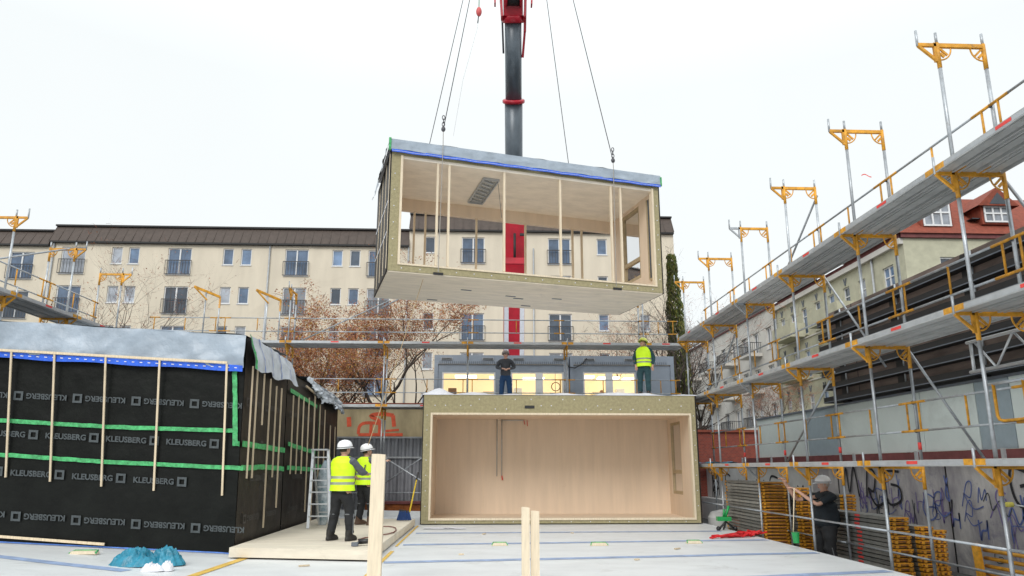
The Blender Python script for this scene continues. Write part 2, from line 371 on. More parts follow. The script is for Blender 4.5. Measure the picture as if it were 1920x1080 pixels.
strip((-1.66, 12.05, 0), (6.2, 13.05, 0), .24, tapebd, label='blue joint tape passing behind the foreground posts, nearest long line')
strip((-1.65, 14.7, 0), (6.2, 15.4, 0), .24, tapebd, label='second blue joint tape from the front, crossing the green wedges')
strip((-1.63, 17.25, 0), (5.9, 17.5, 0), .22, tapebd, label='blue joint tape nearest to the open module')
strip((1.5, 9.75, 0), (6.2, 10.75, 0), .22, tapebd, label='blue joint tape at the lower right corner of the deck')
strip((-1.70, 10.2, 0), (-1.72, 13.6, 0), .07, tapey, .009, label='yellow tape running along the wooden floor panel')
strip((-1.75, 14.4, 0), (-1.78, 19.4, 0), .05, tapey, .009, label='yellow tape in front of the far end of the wooden panel')
strip((-4.15, 12.9, 0), (-4.3, 9.0, 0), .16, tapey, .009, label='yellow tape running towards the camera from the black module')
for i, (u, v, wd, lb) in enumerate([(155, 1031, .45, 'pale wedge plate under the front edge of the black module'), (937, 1022, .33, 'wooden wedge plate just left of the paired posts'), (1124, 1022, .36, 'wedge plate with bright green edge on the joint tape'), (1303, 1018, .33, 'pale wedge plate nearest to the red straps')]):
    p = at(u, v, z=.02 if u > 400 else .2); q = MB()
    x0, y0 = p.x, p.y
    z0 = camber(x0) + .005
    q.prism([(x0 - wd / 2, y0, z0), (x0 + wd / 2, y0, z0), (x0 + wd / 2 - .04, y0, z0 + .05), (x0 - wd / 2 + .04, y0, z0 + .05)], (0, .14, 0), lumberw)
    for sx in (-1, 1): q.bar((x0 + sx * (wd / 2 - .01), y0, z0 + .02), (x0 + sx * (wd / 2 - .04), y0 + .14, z0 + .055), .02, .02, tapeg)
    q.bar((x0 - wd / 2 + .03, y0 + .13, z0 + .055), (x0 + wd / 2 - .03, y0 + .13, z0 + .055), .02, .02, tapeg)
    q.build('wedge_plate', origin=(x0, y0, z0), **T(lb, 'wedge plate', 'wedge plates on the deck'))

# =================================================================== APARTMENT BUILDING
BY = 47.0
def bf(s, z, d): return (s, BY + d, z)
bl = thing('apartment_building', 'long cream apartment block with brown mansard and French balconies', 'building', (0, BY, -.5))
zL = at(336, 465, y=BY).z     # top of the windows, first row, left part
dz = zL - at(330, 537, y=BY).z
x_of = lambda u, v: at(u, v, y=BY).x
sects = [
    # u0, u1, eaves z , roof z, windowtop shift, F columns, S columns
    (-120, 98, at(60, 459, y=BY).z, at(60, 430, y=BY).z, at(40, 472, y=BY).z, [40, -60], []),
    (98, 768, at(430, 457, y=BY).z, at(430, 425, y=BY).z, zL, [136, 336, 556, 712], [219, 251, 428, 462, 633, 666]),
    (768, 1262, at(1000, 434, y=BY).z, at(1000, 402, y=BY).z, at(886, 445, y=BY).z, [887, 1049], [806, 968, 1129, 1205]),
]
wallm = MB(); roofm = MB(); allw = []
prevx1 = None
for (u0, u1, ze, zr, wt, Fs, Ss) in sects:
    x0 = x_of(u0, 440); x1 = x_of(u1, 440); x0 = prevx1 if prevx1 is not None else x0; prevx1 = x1
    rects = []
    for k in range(7):
        top = wt - k * dz
        if top < 0: break
        for u in Fs:
            x = x_of(u, 490); r = (x - .82, x + .82, top - 1.95, top); rects.append(r); allw.append((r, 'F'))
        for u in Ss:
            x = x_of(u, 480); r = (x - .37, x + .37, top - 1.2, top); rects.append(r); allw.append((r, 'S'))
    holed(wallm, x0, x1, -.5, ze, rects, bf, stucco)
    # mansard: slopes back
    n = int((x1 - x0) / .62)
    yo = -.25
    roofm.add([(x0, BY + yo, ze), (x1, BY + yo, ze), (x1, BY + .45, zr), (x0, BY + .45, zr)], [(0, 1, 2, 3)], mansard)
    for i in range(n + 1):
        xx = x0 + (x1 - x0) * i / n
        roofm.bar((xx, BY + yo - .01, ze + .03), (xx, BY + .44, zr - .03), .035, .03, mansard)
    roofm.box(x0 - .05, x1 + .05, BY + .3, BY + 12, zr, zr + .12, blk)
    roofm.box(x0, x1, BY + yo, BY + .2, ze - .12, ze, blk)
    roofm.add([(x1, BY + yo, ze), (x1, BY + 12, ze), (x1, BY + 12, zr), (x1, BY + .45, zr)], [(0, 1, 2, 3)], mansard)
    roofm.add([(x0, BY + yo, ze), (x0, BY + 12, ze), (x0, BY + 12, zr), (x0, BY + .45, zr)], [(3, 2, 1, 0)], mansard)
    wallm.quad((x1, BY, -.5), (x1, BY + 12, -.5), (x1, BY + 12, ze), (x1, BY, ze), stucco)
wallm.build('wall', bl); roofm.build('roof', bl)
for u in (100, 506, 766, 1000):
    xx = x_of(u, 480); q = MB(); q.tube([(xx, BY - .09, -.5), (xx, BY - .09, sects[1][2] - .1)], .06, lgrey, 6); q.build('downpipe', bl)
random.seed(3)
for r, k in allw:
    gl = random.choice([gl1, gl1, gl2, gl3])
    if k == 'F': window(bl, bf, r, gl, 1, rail=True)
    else: window(bl, bf, r, gl, 0)
p = MB()
for u, v in ((690, 560),): pass

# =================================================================== RIGHT: OLD TOWN HOUSES
RX = 25.0
def rf(s, z, d): return (RX + d, s, z)            # facade in the plane x = RX, s = y
yb_ = thing('town_house', 'yellow corner town house with red tiled roof and dormers', 'building', (RX, 38, -.5))
ez = 15.3; y0, y1 = 38.1, 56.5
rects = []; sty = 3.35
cols = [39.9, 42.9, 44.9, 47.0, 49.1, 51.3, 53.3, 55.2]
for k in range(5):
    t = ez - 1.5 - k * sty
    for c in cols:
        hw = .58 if c == 39.9 else .42
        rects.append((c - hw, c + hw, t - 2.05, t))
wl = MB(); holed(wl, y0, y1, -.5, ez, rects, rf, yrend, .2)
def rf2(s, z, d): return (s, 38.1 + d, z)
rects2 = []
for k in range(5):
    t = ez - 1.4 - k * sty
    for c in (27.9, 31.6, 35.2, 38.8): rects2.append((c - .75, c + .75, t - 1.9, t))
holed(wl, RX, 43, -.5, ez, rects2, rf2, yrend, .2)
for k in range(1, 5):
    wl.box(RX - .06, 43, 38.04, 38.1, ez - k * sty + .5, ez - k * sty + .62, yrend)
wl.box(RX - .18, RX, 38.0, y1, ez - .25, ez + .02, rustb); wl.box(RX - .18, 43, 37.92, 38.1, ez - .25, ez + .02, rustb)
for c in cols[1:]:
    for k in range(5):
        t = ez - 1.5 - k * sty
        for dy in (-.16, .16): wl.bar((RX - .03, c, t + .12), (RX - .03, c + dy, t + .62), .05, .07, contl, up=(1, 0, 0))
        wl.box(RX - .10, RX, c - .5, c + .5, t - 2.2, t - 2.08, yrend)
for yy in (41.4, 56.3): wl.tube([(RX - .1, yy, -.5), (RX - .1, yy, ez - .3)], .07, lgrey, 6)
for k in range(5): wl.box(RX - .07, RX, y0, y1, ez - k * sty - .55, ez - k * sty - .45, wrend) if k else None
wl.box(RX - .25, RX, y0, y1, ez - .6, ez - .25, wrend)
wl.build('wall', yb_)
for r in rects:
    window(yb_, rf, r, random.choice([gl2, gl3, gl1]), 1 if r[1] - r[0] > .9 else 0, trans=True, dep=.15, fw=.08)
for r in rects2: window(yb_, rf2, r, random.choice([gl2, gl3]), 1, trans=True, dep=.15, fw=.09)
ro = MB()
rh = 3.6
ro.add([(RX - .4, 37.8, ez), (43, 37.8, ez), (43, 41.2, ez + rh), (RX + 3.2, 41.2, ez + rh), (RX - .4, y1, ez), (RX + 3.2, y1, ez + rh)],
       [(0, 1, 2, 3), (0, 3, 5, 4)], rooft)
ro.add([(RX + 3.2, 41.2, ez + rh), (43, 41.2, ez + rh), (43, y1, ez + rh + .6), (RX + 3.2, y1, ez + rh)], [(0, 1, 2, 3)], rooft)
ro.build('roof', yb_)
# large glazed dormer at the corner and a gabled one
def dormer(xc, wd, zb, zt, gable):
    q = MB(); yf = 38.35
    q.box(xc - wd / 2, xc + wd / 2, yf, yf + 2.6, zb, zt, rooft)
    if gable:
        q.add([(xc - wd / 2 - .35, yf - .3, zt - .1), (xc, yf - .3, zt + 1.1), (xc + wd / 2 + .35, yf - .3, zt - .1), (xc - wd / 2 - .35, yf + 3, zt - .1), (xc, yf + 3, zt + 1.1), (xc + wd / 2 + .35, yf + 3, zt - .1)],
              [(0, 1, 4, 3), (1, 2, 5, 4), (0, 2, 1)], rooft)
        q.add([(xc - .6, yf - .32, zt), (xc + .6, yf - .32, zt), (xc, yf - .32, zt + .75)], [(0, 1, 2)], gl2)
    else:
        q.box(xc - wd / 2 - .1, xc + wd / 2 + .1, yf - .1, yf + 2.8, zt, zt + .15, rooft)
    d_ = q.build('dormer', yb_)
    def dfn(s, z, d): return (s, yf - .06 + d, z)
    f = MB(); a, b, c, d = xc - wd / 2 + .18, xc + wd / 2 - .18, zb + .15, zt - .1
    f.quad(dfn(a, c, .04), dfn(b, c, .04), dfn(b, d, .04), dfn(a, d, .04), gl3)
    for s in [a + (b - a) * i / 3 for i in range(4)]: bar3(f, dfn, s - .05, s + .05, c, d, -.03, .03, whitef)
    for z in (c, c + (d - c) * .55, d): bar3(f, dfn, a - .05, b + .05, z - .05, z + .05, -.035, .025, whitef)
    f.build('window', d_)
pd = at(1757, 428, y=38.4); dormer(pd.x, 2.0, pd.z, pd.z + 1.75, False)
pd = at(1870, 421, y=38.4); dormer(pd.x, 1.9, pd.z, pd.z + 1.2, True)
p = at(1832, 412, y=38.7); q = MB(); q.bar((p.x - .5, p.y, p.z), (p.x + .5, p.y + .05, p.z), .5, .05, gl2); q.build('roof_window', yb_)
# balconies on the side facade
def balcony(parent, yc, zb, wd=2.6, dp=1.2, m=yrend, x=RX):
    q = MB(); q.box(x - dp, x, yc - wd / 2, yc + wd / 2, zb - .15, zb, m)
    q.box(x - dp, x - dp + .1, yc - wd / 2, yc + wd / 2, zb, zb + .95, m)
    q.box(x - dp + .1, x, yc - wd / 2, yc - wd / 2 + .1, zb, zb + .95, m); q.box(x - dp + .1, x, yc + wd / 2 - .1, yc + wd / 2, zb, zb + .95, m)
    q.build('balcony', parent)
for k in range(1, 4): balcony(yb_, 46.2, ez - 3.6 - (k - 1) * sty, 4.2)
for k in range(1, 5): balcony(yb_, 53.0, ez - 3.6 - (k - 1) * sty, 3.4)
wb_ = thing('town_house', 'pale old town house far behind, with rows of dark railed balconies', 'building', (RX, 57, -.5))
wl = MB(); rects = []
for k in range(5):
    t = ez - 1.6 - k * sty
    c = 58.2
    while c < 104:
        rects.append((c - .6, c + .6, t - 1.9, t)); c += 2.9
holed(wl, 56.6, 106, -.5, ez + .3, rects, rf, wrend, .25)
wl.box(RX - .15, RX, 56.6, 106, ez, ez + .25, rustb); wl.build('wall', wb_)
for r in rects: window(wb_, rf, r, random.choice([gl2, gl2, gl3]), 1, dep=.2, fw=.1)
q = MB(); q.add([(RX - .3, 56.6, ez + .3), (RX - .3, 106, ez + .3), (RX + 4, 106, ez + 3), (RX + 4, 56.6, ez + 3)], [(0, 1, 2, 3)], mansard); q.add([(RX, 56.6, ez + .3), (RX + 4, 56.6, ez + 3), (RX + 4, 56.6, ez + .3)], [(0, 1, 2)], mansard); q.build('roof', wb_)
for yy in (61.2, 67.0, 72.8, 78.6, 87.3):
    for k in range(1, 5):
        q = MB(); zb = ez - 3.6 - (k - 1) * sty
        q.box(RX - 1.3, RX, yy - 1.3, yy + 1.3, zb - .3, zb, wrend)
        for z in (zb + .1, zb + .95): q.box(RX - 1.3, RX - 1.25, yy - 1.3, yy + 1.3, z - .03, z + .03, darkrail)
        for i in range(15): q.box(RX - 1.29, RX - 1.26, yy - 1.3 + i * .185, yy - 1.27 + i * .185, zb, zb + .95, darkrail)
        for e_ in (-1.3, 1.27):
            q.box(RX - 1.25, RX, yy + e_, yy + e_ + .03, zb + .92, zb + .98, darkrail)
            for i in range(7): q.box(RX - 1.2 + i * .18, RX - 1.17 + i * .18, yy + e_, yy + e_ + .03, zb, zb + .92, darkrail)
        q.build('balcony', wb_)

# =================================================================== RIGHT SITE WALLS
WX = 9.5
gw = MB(); gw.box(WX, WX + .3, 2, 19.9, -.5, 1.68, concrete)
for i in range(8): gw.box(WX - .012, WX, 3 + i * 2.2, 3.03 + i * 2.2, -.5, 1.66, blk)
gwo = gw.build('graffiti_wall', origin=(WX, 11, -.5), **T('weathered concrete wall covered in blue and black graffiti beside the plank stacks', 'wall'))
def ribbon(mb, fn, pts, wd, m, n=6):   # Catmull-Rom in wall coordinates
    P = [pts[0]] + list(pts) + [pts[-1]]; q = []
    for i in range(1, len(P) - 2):
        for k in range(n):
            t = k / n; r = []
            for a in (0, 1):
                p0, p1, p2, p3 = P[i - 1][a], P[i][a], P[i + 1][a], P[i + 2][a]
                r.append(.5 * ((2 * p1) + (-p0 + p2) * t + (2 * p0 - 5 * p1 + 4 * p2 - p3) * t * t + (-p0 + 3 * p1 - 3 * p2 + p3) * t ** 3))
            q.append(r)
    q.append(list(pts[-1])); vs = []
    for i, p in enumerate(q):
        a = q[max(i - 1, 0)]; b = q[min(i + 1, len(q) - 1)]; dx, dy = b[0] - a[0], b[1] - a[1]; L = sqrt(dx * dx + dy * dy) or 1
        nx, ny = -dy / L * wd / 2, dx / L * wd / 2
        vs += [fn(p[0] + nx, p[1] + ny), fn(p[0] - nx, p[1] - ny)]
    mb.add(vs, [(2 * i, 2 * i + 1, 2 * i + 3, 2 * i + 2) for i in range(len(q) - 1)], m)
def tag_strokes(mb, fn, s, z, size, kind, m, wd):
    R = random.random
    if kind == 0: pts = [(0, 0), (.3, 1), (.45, .2), (.8, .95), (.9, .1)]
    elif kind == 1: pts = [(.8, .9), (.2, .95), (0, .5), (.3, 0), (.8, .15), (.75, .5), (.4, .5)]
    elif kind == 2: pts = [(0, 1), (.05, .0), (.1, .5), (.6, .55), (.65, 1), (.6, 0)]
    elif kind == 3: pts = [(0, .1), (.3, .9), (.6, .9), (.5, .4), (.15, .45), (.6, 0), (1.1, .15)]
    elif kind == 4: pts = [(.1, 1.1), (.2, .1), (.25, -.2), (.05, .2), (.3, 1.0)]
    else: pts = [(0, .5), (.3, .9), (.5, .2), (.9, .7), (1.3, .1), (1.6, .4)]
    pts = [(s + size * (a + (R() - .5) * .15), z + size * (b + (R() - .5) * .15)) for a, b in pts]
    ribbon(mb, fn, pts, wd, m)
gr = MB(); random.seed(11); layer = [0]
def gfn(s, z):
    return (WX - .004 - layer[0] * .0007, s, min(max(z, -.45), 1.62))
for i in range(120):
    layer[0] = i % 14 + 1
    s = random.uniform(6.0, 17.5); z = random.uniform(-.2, 1.0)
    m_ = random.choice([gblue, gblue, gpurp, gpurp, gpurp, printm])
    tag_strokes(gr, lambda a, b: gfn(2 * s - a, b), s, z, random.uniform(.22, .6), random.randint(0, 5), m_, random.uniform(.014, .042))
layer[0] = 16
tag_strokes(gr, lambda a, b: gfn(2 * 12.3 - a, b), 12.3, .85, .7, 1, gblack, .06); tag_strokes(gr, lambda a, b: gfn(2 * 11.1 - a, b), 11.1, .5, 1.0, 0, gblack, .03)
gr.build('graffiti', gwo)
# whitewashed piece further back
ww = MB(); ww.box(WX, WX + .25, 20.0, 30, -.5, 1.6, concretew); ww.box(WX - .35, WX - .02, 17.5, 30, -.5, .35, concretew)
wwo = ww.build('white_wall', origin=(WX, 25, -.5), **T('whitewashed wall with thick black graffiti behind the first plank stack', 'wall'))
gr = MB(); layer[0] = 1
for i in range(12):
    layer[0] = i % 5 + 1; s = random.uniform(20.5, 29)
    tag_strokes(gr, lambda a, b: (WX - .004 - layer[0] * .0008, 2 * s - a, min(b, 1.55)), s, random.uniform(.2, .7), random.uniform(.6, 1.0), random.randint(0, 5), gblack, .07)
for s0, kd in ((17.1, 3), (16.3, 1), (18.2, 0)):
    tag_strokes(gr, lambda a, b: (WX - .03, 2 * s0 - a, min(b, 1.6)), s0, .7, .85, kd, gblack, .06)
gr.build('graffiti', wwo)
# brown beam and pale panels
bb = MB()
for i in range(9):
    a = 2 + i * 2.55; bb.box(WX - .1, WX + .2, a, a + 2.53, 1.70, 1.88, rustb)
    bb.box(WX - .14, WX - .1, a + 2.5, a + 2.58, 1.66, 1.9, lgrey)
bb.build('beam', origin=(WX, 2, 1.7), **T('rust brown steel beam lying along the top of the graffiti wall', 'beam'))
pw = thing('panel_wall', 'pale grey green panel wall standing on the brown beam', 'wall', (WX, 12, 1.9))
ys = [2, 4.6, 7.2, 9.6, 12.0, 12.9, 14.6, 16.4, 18.2, 20.0, 21.9, 23.7]
slate = mat('grey_panel', (.30, .37, .41), .5, amt=.06)
for i in range(len(ys) - 1):
    q = MB(); m_ = slate if i in (4, 8) else panelg
    q.box(WX + .02, WX + .1, ys[i] + .012, ys[i + 1] - .012, 1.89, 3.17, m_); q.build('panel', pw)
q = MB(); q.box(WX - .02, WX + .14, 2, 23.7, 3.17, 3.22, contl); q.build('coping', pw)
# black louvred structure
lo = thing('louvred_screen', 'black steel screen with brown louvre blades above the pale panels', 'screen', (WX, 10, 3.2))
q = MB(); q.box(WX + .25, WX + .45, 1, 18.2, 3.24, 5.72, blk)
q.build('backing', lo)
for k in range(7):
    z = 3.27 + k * .352; q = MB()
    q.box(WX - .17, WX + .24, 1, 18.45, z, z + .155, blk)
    q.box(WX - .19, WX - .17, 1, 18.45, z + .01, z + .03, contl)
    q.build('louvre_blade', lo)
    q = MB(); q.box(WX + .0, WX + .24, 1, 18.2, z + .157, z + .345, louv)
    for j in range(8): q.box(WX - .004, WX, 2.2 + j * 2.1, 2.23 + j * 2.1, z + .157, z + .345, blk)
    q.build('infill_board', lo)
for i in range(7):
    y = 2.5 + i * 2.5; q = MB(); q.box(WX - .02, WX + .1, y, y + .24, 3.24, 5.7, blk); q.tube([(WX - .05, y - .1, 3.3), (WX - .05, y - .1, 5.7)], .02, galv, 6); q.build('upright', lo)
# red brick wall further back
bw = MB(); bw.box(7.4, 13.5, 29.5, 29.8, -.5, 3.05, brickm); bw.box(7.35, 13.6, 29.4, 29.9, 3.05, 3.15, rooft)
bw.build('brick_wall', origin=(10, 29.6, -.5), **T('red brick wall behind the far end of the scaffold', 'wall'))
q = MB(); q.grid(lambda a, b: (7.6 + a * 3, 29.2 - b * .6, 1.75 + .12 * fbm((a * 5, b * 3, 0), 1)), 12, 4, tealb); q.build('tarpaulin', origin=(9, 29, 1.7), **T('blue tarpaulin strip lying at the foot of the brick wall', 'tarpaulin'))

# =================================================================== BACK LEFT: concrete wall, corrugated fence
q = MB(); zt = at(720, 762, y=25.5).z
q.box(-9, -1.2, 25.5, 25.8, -.5, zt, concretey); q.box(-9, -1.2, 25.4, 25.9, zt, zt + .12, rooft)
cw = q.build('concrete_wall', origin=(-4, 25.6, -.5), **T('stained concrete wall with orange red graffiti left of the open module', 'wall'))
gr = MB(); goff = [0]; wfn = lambda a, b: (a, 25.494 - goff[0], b)
def P(u, v): q_ = at(u, v, y=25.5); return (q_.x, q_.z)
for pts, wd in (([P(672, 814), P(674, 800), P(685, 793), P(712, 794)], .14), ([P(695, 812), P(696, 796)], .14), ([P(712, 812), P(711, 790), P(695, 780), P(715, 776), P(738, 779)], .17), ([P(737, 779), P(739, 800)], .18), ([P(655, 800), P(654, 782)], .2), ([P(672, 815), P(755, 815)], .14), ([P(722, 808), P(748, 806)], .10)):
    goff[0] += .0012; ribbon(gr, wfn, pts, wd * .8, gred, 4)
gr.build('graffiti', cw)
q = MB(); zt = at(720, 822, y=24.9).z
n = 90
pts = []
for i in range(n + 1):
    x = -7.5 + 5.9 * i / n; pts.append((x, 24.9 + (.03 if i % 4 < 2 else -.03)))
for i in range(n):
    q.quad((pts[i][0], pts[i][1], -.5), (pts[i + 1][0], pts[i + 1][1], -.5), (pts[i + 1][0], pts[i + 1][1], zt), (pts[i][0], pts[i][1], zt), corr)
q.box(-7.5, -1.6, 24.85, 24.95, zt, zt + .06, lgrey); q.box(-7.5, -1.6, 24.8, 24.86, zt - .7, zt - .64, lgrey)
q.build('corrugated_fence', origin=(-4, 24.9, -.5), **T('grey corrugated sheet fence behind the two workers', 'fence'))

# =================================================================== SITE OFFICE CONTAINERS
CY = 26.0
for ci, (u0, u1, wins, lab) in enumerate([
        (815, 1066, [(829, 929, []), (958, 1057, [1011])], 'grey site office container with lit windows behind the roof worker'),
        (1068, 1262, [(1093, 1192, [1142])], 'grey site office container with one lit double window')]):
    x0 = at(u0, 668, y=CY).x; x1 = at(u1, 668, y=CY).x; zt = 5.78; zb = 2.9
    c = thing('site_container', lab, 'container', ((x0 + x1) / 2, CY, -.5), group='stacked site office containers')
    cf = lambda s, z, d: (s, CY + d, z)
    rects = [(at(a, 700, y=CY).x, at(b, 700, y=CY).x, 3.75, at(a, 697, y=CY).z) for a, b, _ in wins]
    q = MB(); holed(q, x0 + .12, x1 - .12, zb, zt - .35, rects, cf, contm, .1)
    for (a, b) in ((x0, x0 + .14), (x1 - .14, x1)): q.box(a, b, CY - .05, CY + .1, zb, zt, contm)
    q.box(x0 + .14, x1 - .14, CY - .06, CY + .1, zt - .34, zt, contm); q.box(x0 + .14, x1 - .14, CY - .06, CY + .1, zb, zb + .2, contm)
    n = int((x1 - x0 - .4) / .08)
    for i in range(n): q.box(x0 + .2 + i * .08, x0 + .225 + i * .08, CY - .075, CY - .06, zt - .34, zt - .24, contl)
    q.box(x0, x1, CY + .1, CY + 5.8, zt - .1, zt, contm)
    for a in (x0, x1 - .06): q.box(a, a + .06, CY + .1, CY + 5.8, zb, zt - .1, contm)
    q.box(x0, x1, CY + .1, CY + 5.8, zb - .1, zb, contm); q.box(x0, x1, CY + 5.8, CY + 5.86, zb - .1, zt, contm)
    q.box(x0, x1, CY, CY + 5.8, -.5, zb - .1, contm)
    q.build('body', c)
    q = MB(); q.quad((x0 + .1, CY + 4.2, zb), (x1 - .1, CY + 4.2, zb), (x1 - .1, CY + 4.2, zt - .12), (x0 + .1, CY + 4.2, zt - .12), warmwall)
    q.quad((x0 + .08, CY + .15, zb + .01), (x0 + .08, CY + 4.2, zb + .01), (x0 + .08, CY + 4.2, zt - .12), (x0 + .08, CY + .15, zt - .12), warmwall)
    q.quad((x1 - .08, CY + .15, zb + .01), (x1 - .08, CY + 4.2, zb + .01), (x1 - .08, CY + 4.2, zt - .12), (x1 - .08, CY + .15, zt - .12), warmwall)
    q.quad((x0 + .1, CY + .15, zt - .12), (x1 - .1, CY + .15, zt - .12), (x1 - .1, CY + 4.2, zt - .12), (x0 + .1, CY + 4.2, zt - .12), warmwall)
    q.build('interior', c)
    for (fx, fw_, fh, mt) in ((.12, .55, 1.25, lgrey), (.36, .9, 1.55, cltb), (.62, .35, 1.7, whitep), (.83, .8, 1.3, lgrey)):
        q = MB(); xx = x0 + (x1 - x0) * fx; q.box(xx, xx + fw_, CY + 3.7, CY + 4.15, zb, zb + fh + .35, mt); q.build('cupboard', c)
    for i, xx in enumerate([x0 + (x1 - x0) * t for t in (.22, .5, .78)]):
        q = MB(); q.box(xx - .45, xx + .45, CY + 2.4 + i * .3, CY + 3.0 + i * .3, zt - .50, zt - .44, lampm); q.build('ceiling_lamp', c)
    for (a, b, mm), r in zip(wins, rects):
        f = MB(); s0, s1, c0, d0 = r
        for k in ((s0, s0 + .06), (s1 - .06, s1)): bar3(f, cf, k[0], k[1], c0, d0, .02, .08, whitef)
        bar3(f, cf, s0 + .06, s1 - .06, d0 - .06, d0, .02, .08, whitef); bar3(f, cf, s0 + .06, s1 - .06, c0, c0 + .06, .02, .08, whitef)
        for m_ in mm:
            xm = at(m_, 700, y=CY).x; bar3(f, cf, xm - .14, xm + .14, c0 + .06, d0 - .06, .018, .082, whitef)
        w_ = f.build('window', c)
        g_ = MB(); g_.quad(cf(s0, c0, .05), cf(s1, c0, .05), cf(s1, d0, .05), cf(s0, d0, .05), panem); g_.build('pane', w_)
    for uu in ((838, 915, 972, 1048) if ci == 0 else (1104, 1180)):
        xx = at(uu, 673, y=CY).x; q = MB(); q.box(xx - .22, xx + .22, CY - .09, CY - .076, zt - .2, zt - .1, lgrey)
        for k in range(3): q.box(xx - .2, xx + .2, CY - .1, CY - .09, zt - .19 + k * .03, zt - .175 + k * .03, blackp)
        q.build('vent', c)
    if ci == 0:
        q = MB(); xx = at(838, 730, y=CY).x; q.box(xx, xx + .32, CY + .9, CY + 1.2, 3.9, 4.62, cardb); q.build('cardboard_box', origin=(xx, CY + 1, 3.9), **T('brown cardboard box behind the left container window', 'box'))
        xx = at(1042, 722, y=CY + 1).x; zz = at(1042, 725, y=CY + 1).z
        q = MB(); q.tube([(xx + .17 * cos(a * pi / 8), CY + 1, zz + .17 * sin(a * pi / 8)) for a in range(17)], .02, cardb, 6)
        q.tube([(xx + .17, CY + 1, 3.0), (xx + .17, CY + 1, zz)], .015, cardb, 6)
        q.build('ring_stand', origin=(xx, CY + 1, 3), **T('thin ring on a stand seen through the second container window', 'stand'))
q = MB(); pts = [at(1060, 668, y=CY - .1), at(1066, 688, y=CY - .12), at(1078, 690, y=CY - .12), at(1092, 682, y=CY - .12), at(1100, 672, y=CY - .1)]
q.tube(pts, .025, blackp, 6); q.build('cable', origin=pts[0], **T('black cable looping between the two office containers', 'cable'))

# =================================================================== MODULES
# ---- left block: three wrapped modules in a row
LX, LYF = -4.55, 13.23
def lmap(p):      # local (x<=0 to the left, y back, z up) -> world
    x, y, z = p; s_ = -.035
    return Vector((LX + x * (1 + .006 * z) - .02 * z - .010 * y, LYF + y, z + camber(LX + x) * (1 if x < 0 else 0)))
BAT = []
def left_module(k, y0, y1, x1, ztop, label):
    o = thing('wrapped_module', label, 'module', lmap((0, y0, 0)), group='wrapped building modules standing in a row')
    Wd = 7.9; H = {1: 4.03, 2: 3.76, 3: 3.72}[k]
    q = MB()
    def sidef(a, b): y = y0 + .03 + (y1 - y0 - .06) * a; z = .02 + (H - .02) * b; return lmap((x1 + .025 * fbm((y, z * .7, k), 1.3) * sin(pi * a) , y, z))
    q.grid(sidef, 22, 16, blackside)
    q.grid(lambda a, b: lmap((x1 - Wd * a, y0 + .02 * fbm((a * 8, b * 3, k), 1.2), .02 + (H - .02) * b)), 40, 12, black)
    q.add([lmap(p) for p in ((x1, y0, H), (x1 - Wd, y0, H), (x1 - Wd, y1, H), (x1, y1, H), (x1, y1, 0), (x1 - Wd, y1, 0))], [(0, 1, 2, 3), (3, 2, 5, 4)], black)
    # corner strip
    q.build('membrane', o)
    return o
m1 = left_module(1, 0, 3.0, 0, 4, 'front black wrapped module with grey tarpaulin roof and printed lettering')
m2 = left_module(2, 3.08, 6.0, -.02, 4, 'middle black wrapped module of the row, green tape along its side')
m3 = left_module(3, 6.08, 9.2, -.04, 4, 'rear black wrapped module of the row under a crumpled pale tarpaulin')
# tarpaulin module 1 (front flap, roof, side flap)
q = MB()
def hb(x):  # height of the lower hem along the front
    return 3.42
def ff(a, b):
    x = -7.6 * a; z = 3.42 + (.64) * b
    w_ = .13 * (.5 - abs(noise.noise(Vector((x * 1.3 + z * 1.4, z * 1.1 - x * .3, 2))))) + .07 * (.5 - abs(noise.noise(Vector((x * 3 - z * 2.5, z * 2.2, 7))))) - .08
    return lmap((x, -.05 - .06 * (1 - b) - w_ * (1 - .7 * b), z + .012 * sin(x * 3)))
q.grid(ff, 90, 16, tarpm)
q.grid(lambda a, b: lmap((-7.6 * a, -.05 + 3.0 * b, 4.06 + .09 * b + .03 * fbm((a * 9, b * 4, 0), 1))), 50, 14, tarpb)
q.build('tarpaulin', m1)
q = MB()
def sf(a, b):
    y = -.02 + 3.1 * a + .16 * b * (1 - a); drop = .66 - .12 * a + .04 * sin(a * 15)
    z = 4.10 - .10 * a - drop * b
    out = .05 + .10 * sin(b * pi * .5) + .06 * a * b + .035 * sin(a * 9) * b
    return lmap((out + .03 * fbm((a * 5, b * 2, 3), 1.5), y, z + .03 * fbm((a * 7, b * 2, 9), 1)))
q.grid(sf, 40, 10, tarpb); fl = q.build('side_flap', m1)
for yy in (.55, 1.3, 1.9, 2.5):
    q = MB(); vs = []
    for j in range(9):
        for dd in (0, .014):
            p = Vector(sf((yy + dd * 2) / 3.1, j / 8)) + Vector((.012, 0, .004)); vs.append(p)
    q.add(vs, [(2 * i, 2 * i + 1, 2 * i + 3, 2 * i + 2) for i in range(8)], tapeb); q.build('blue_line', fl)
q = MB(); vs = []
for j in range(9):
    for dd in (0, .03):
        vs.append(Vector(sf(dd, j / 8)) + Vector((.012, -.005, .004)))
q.add(vs, [(2 * i, 2 * i + 1, 2 * i + 3, 2 * i + 2) for i in range(8)], tapeg); q.build('green_edge', fl)
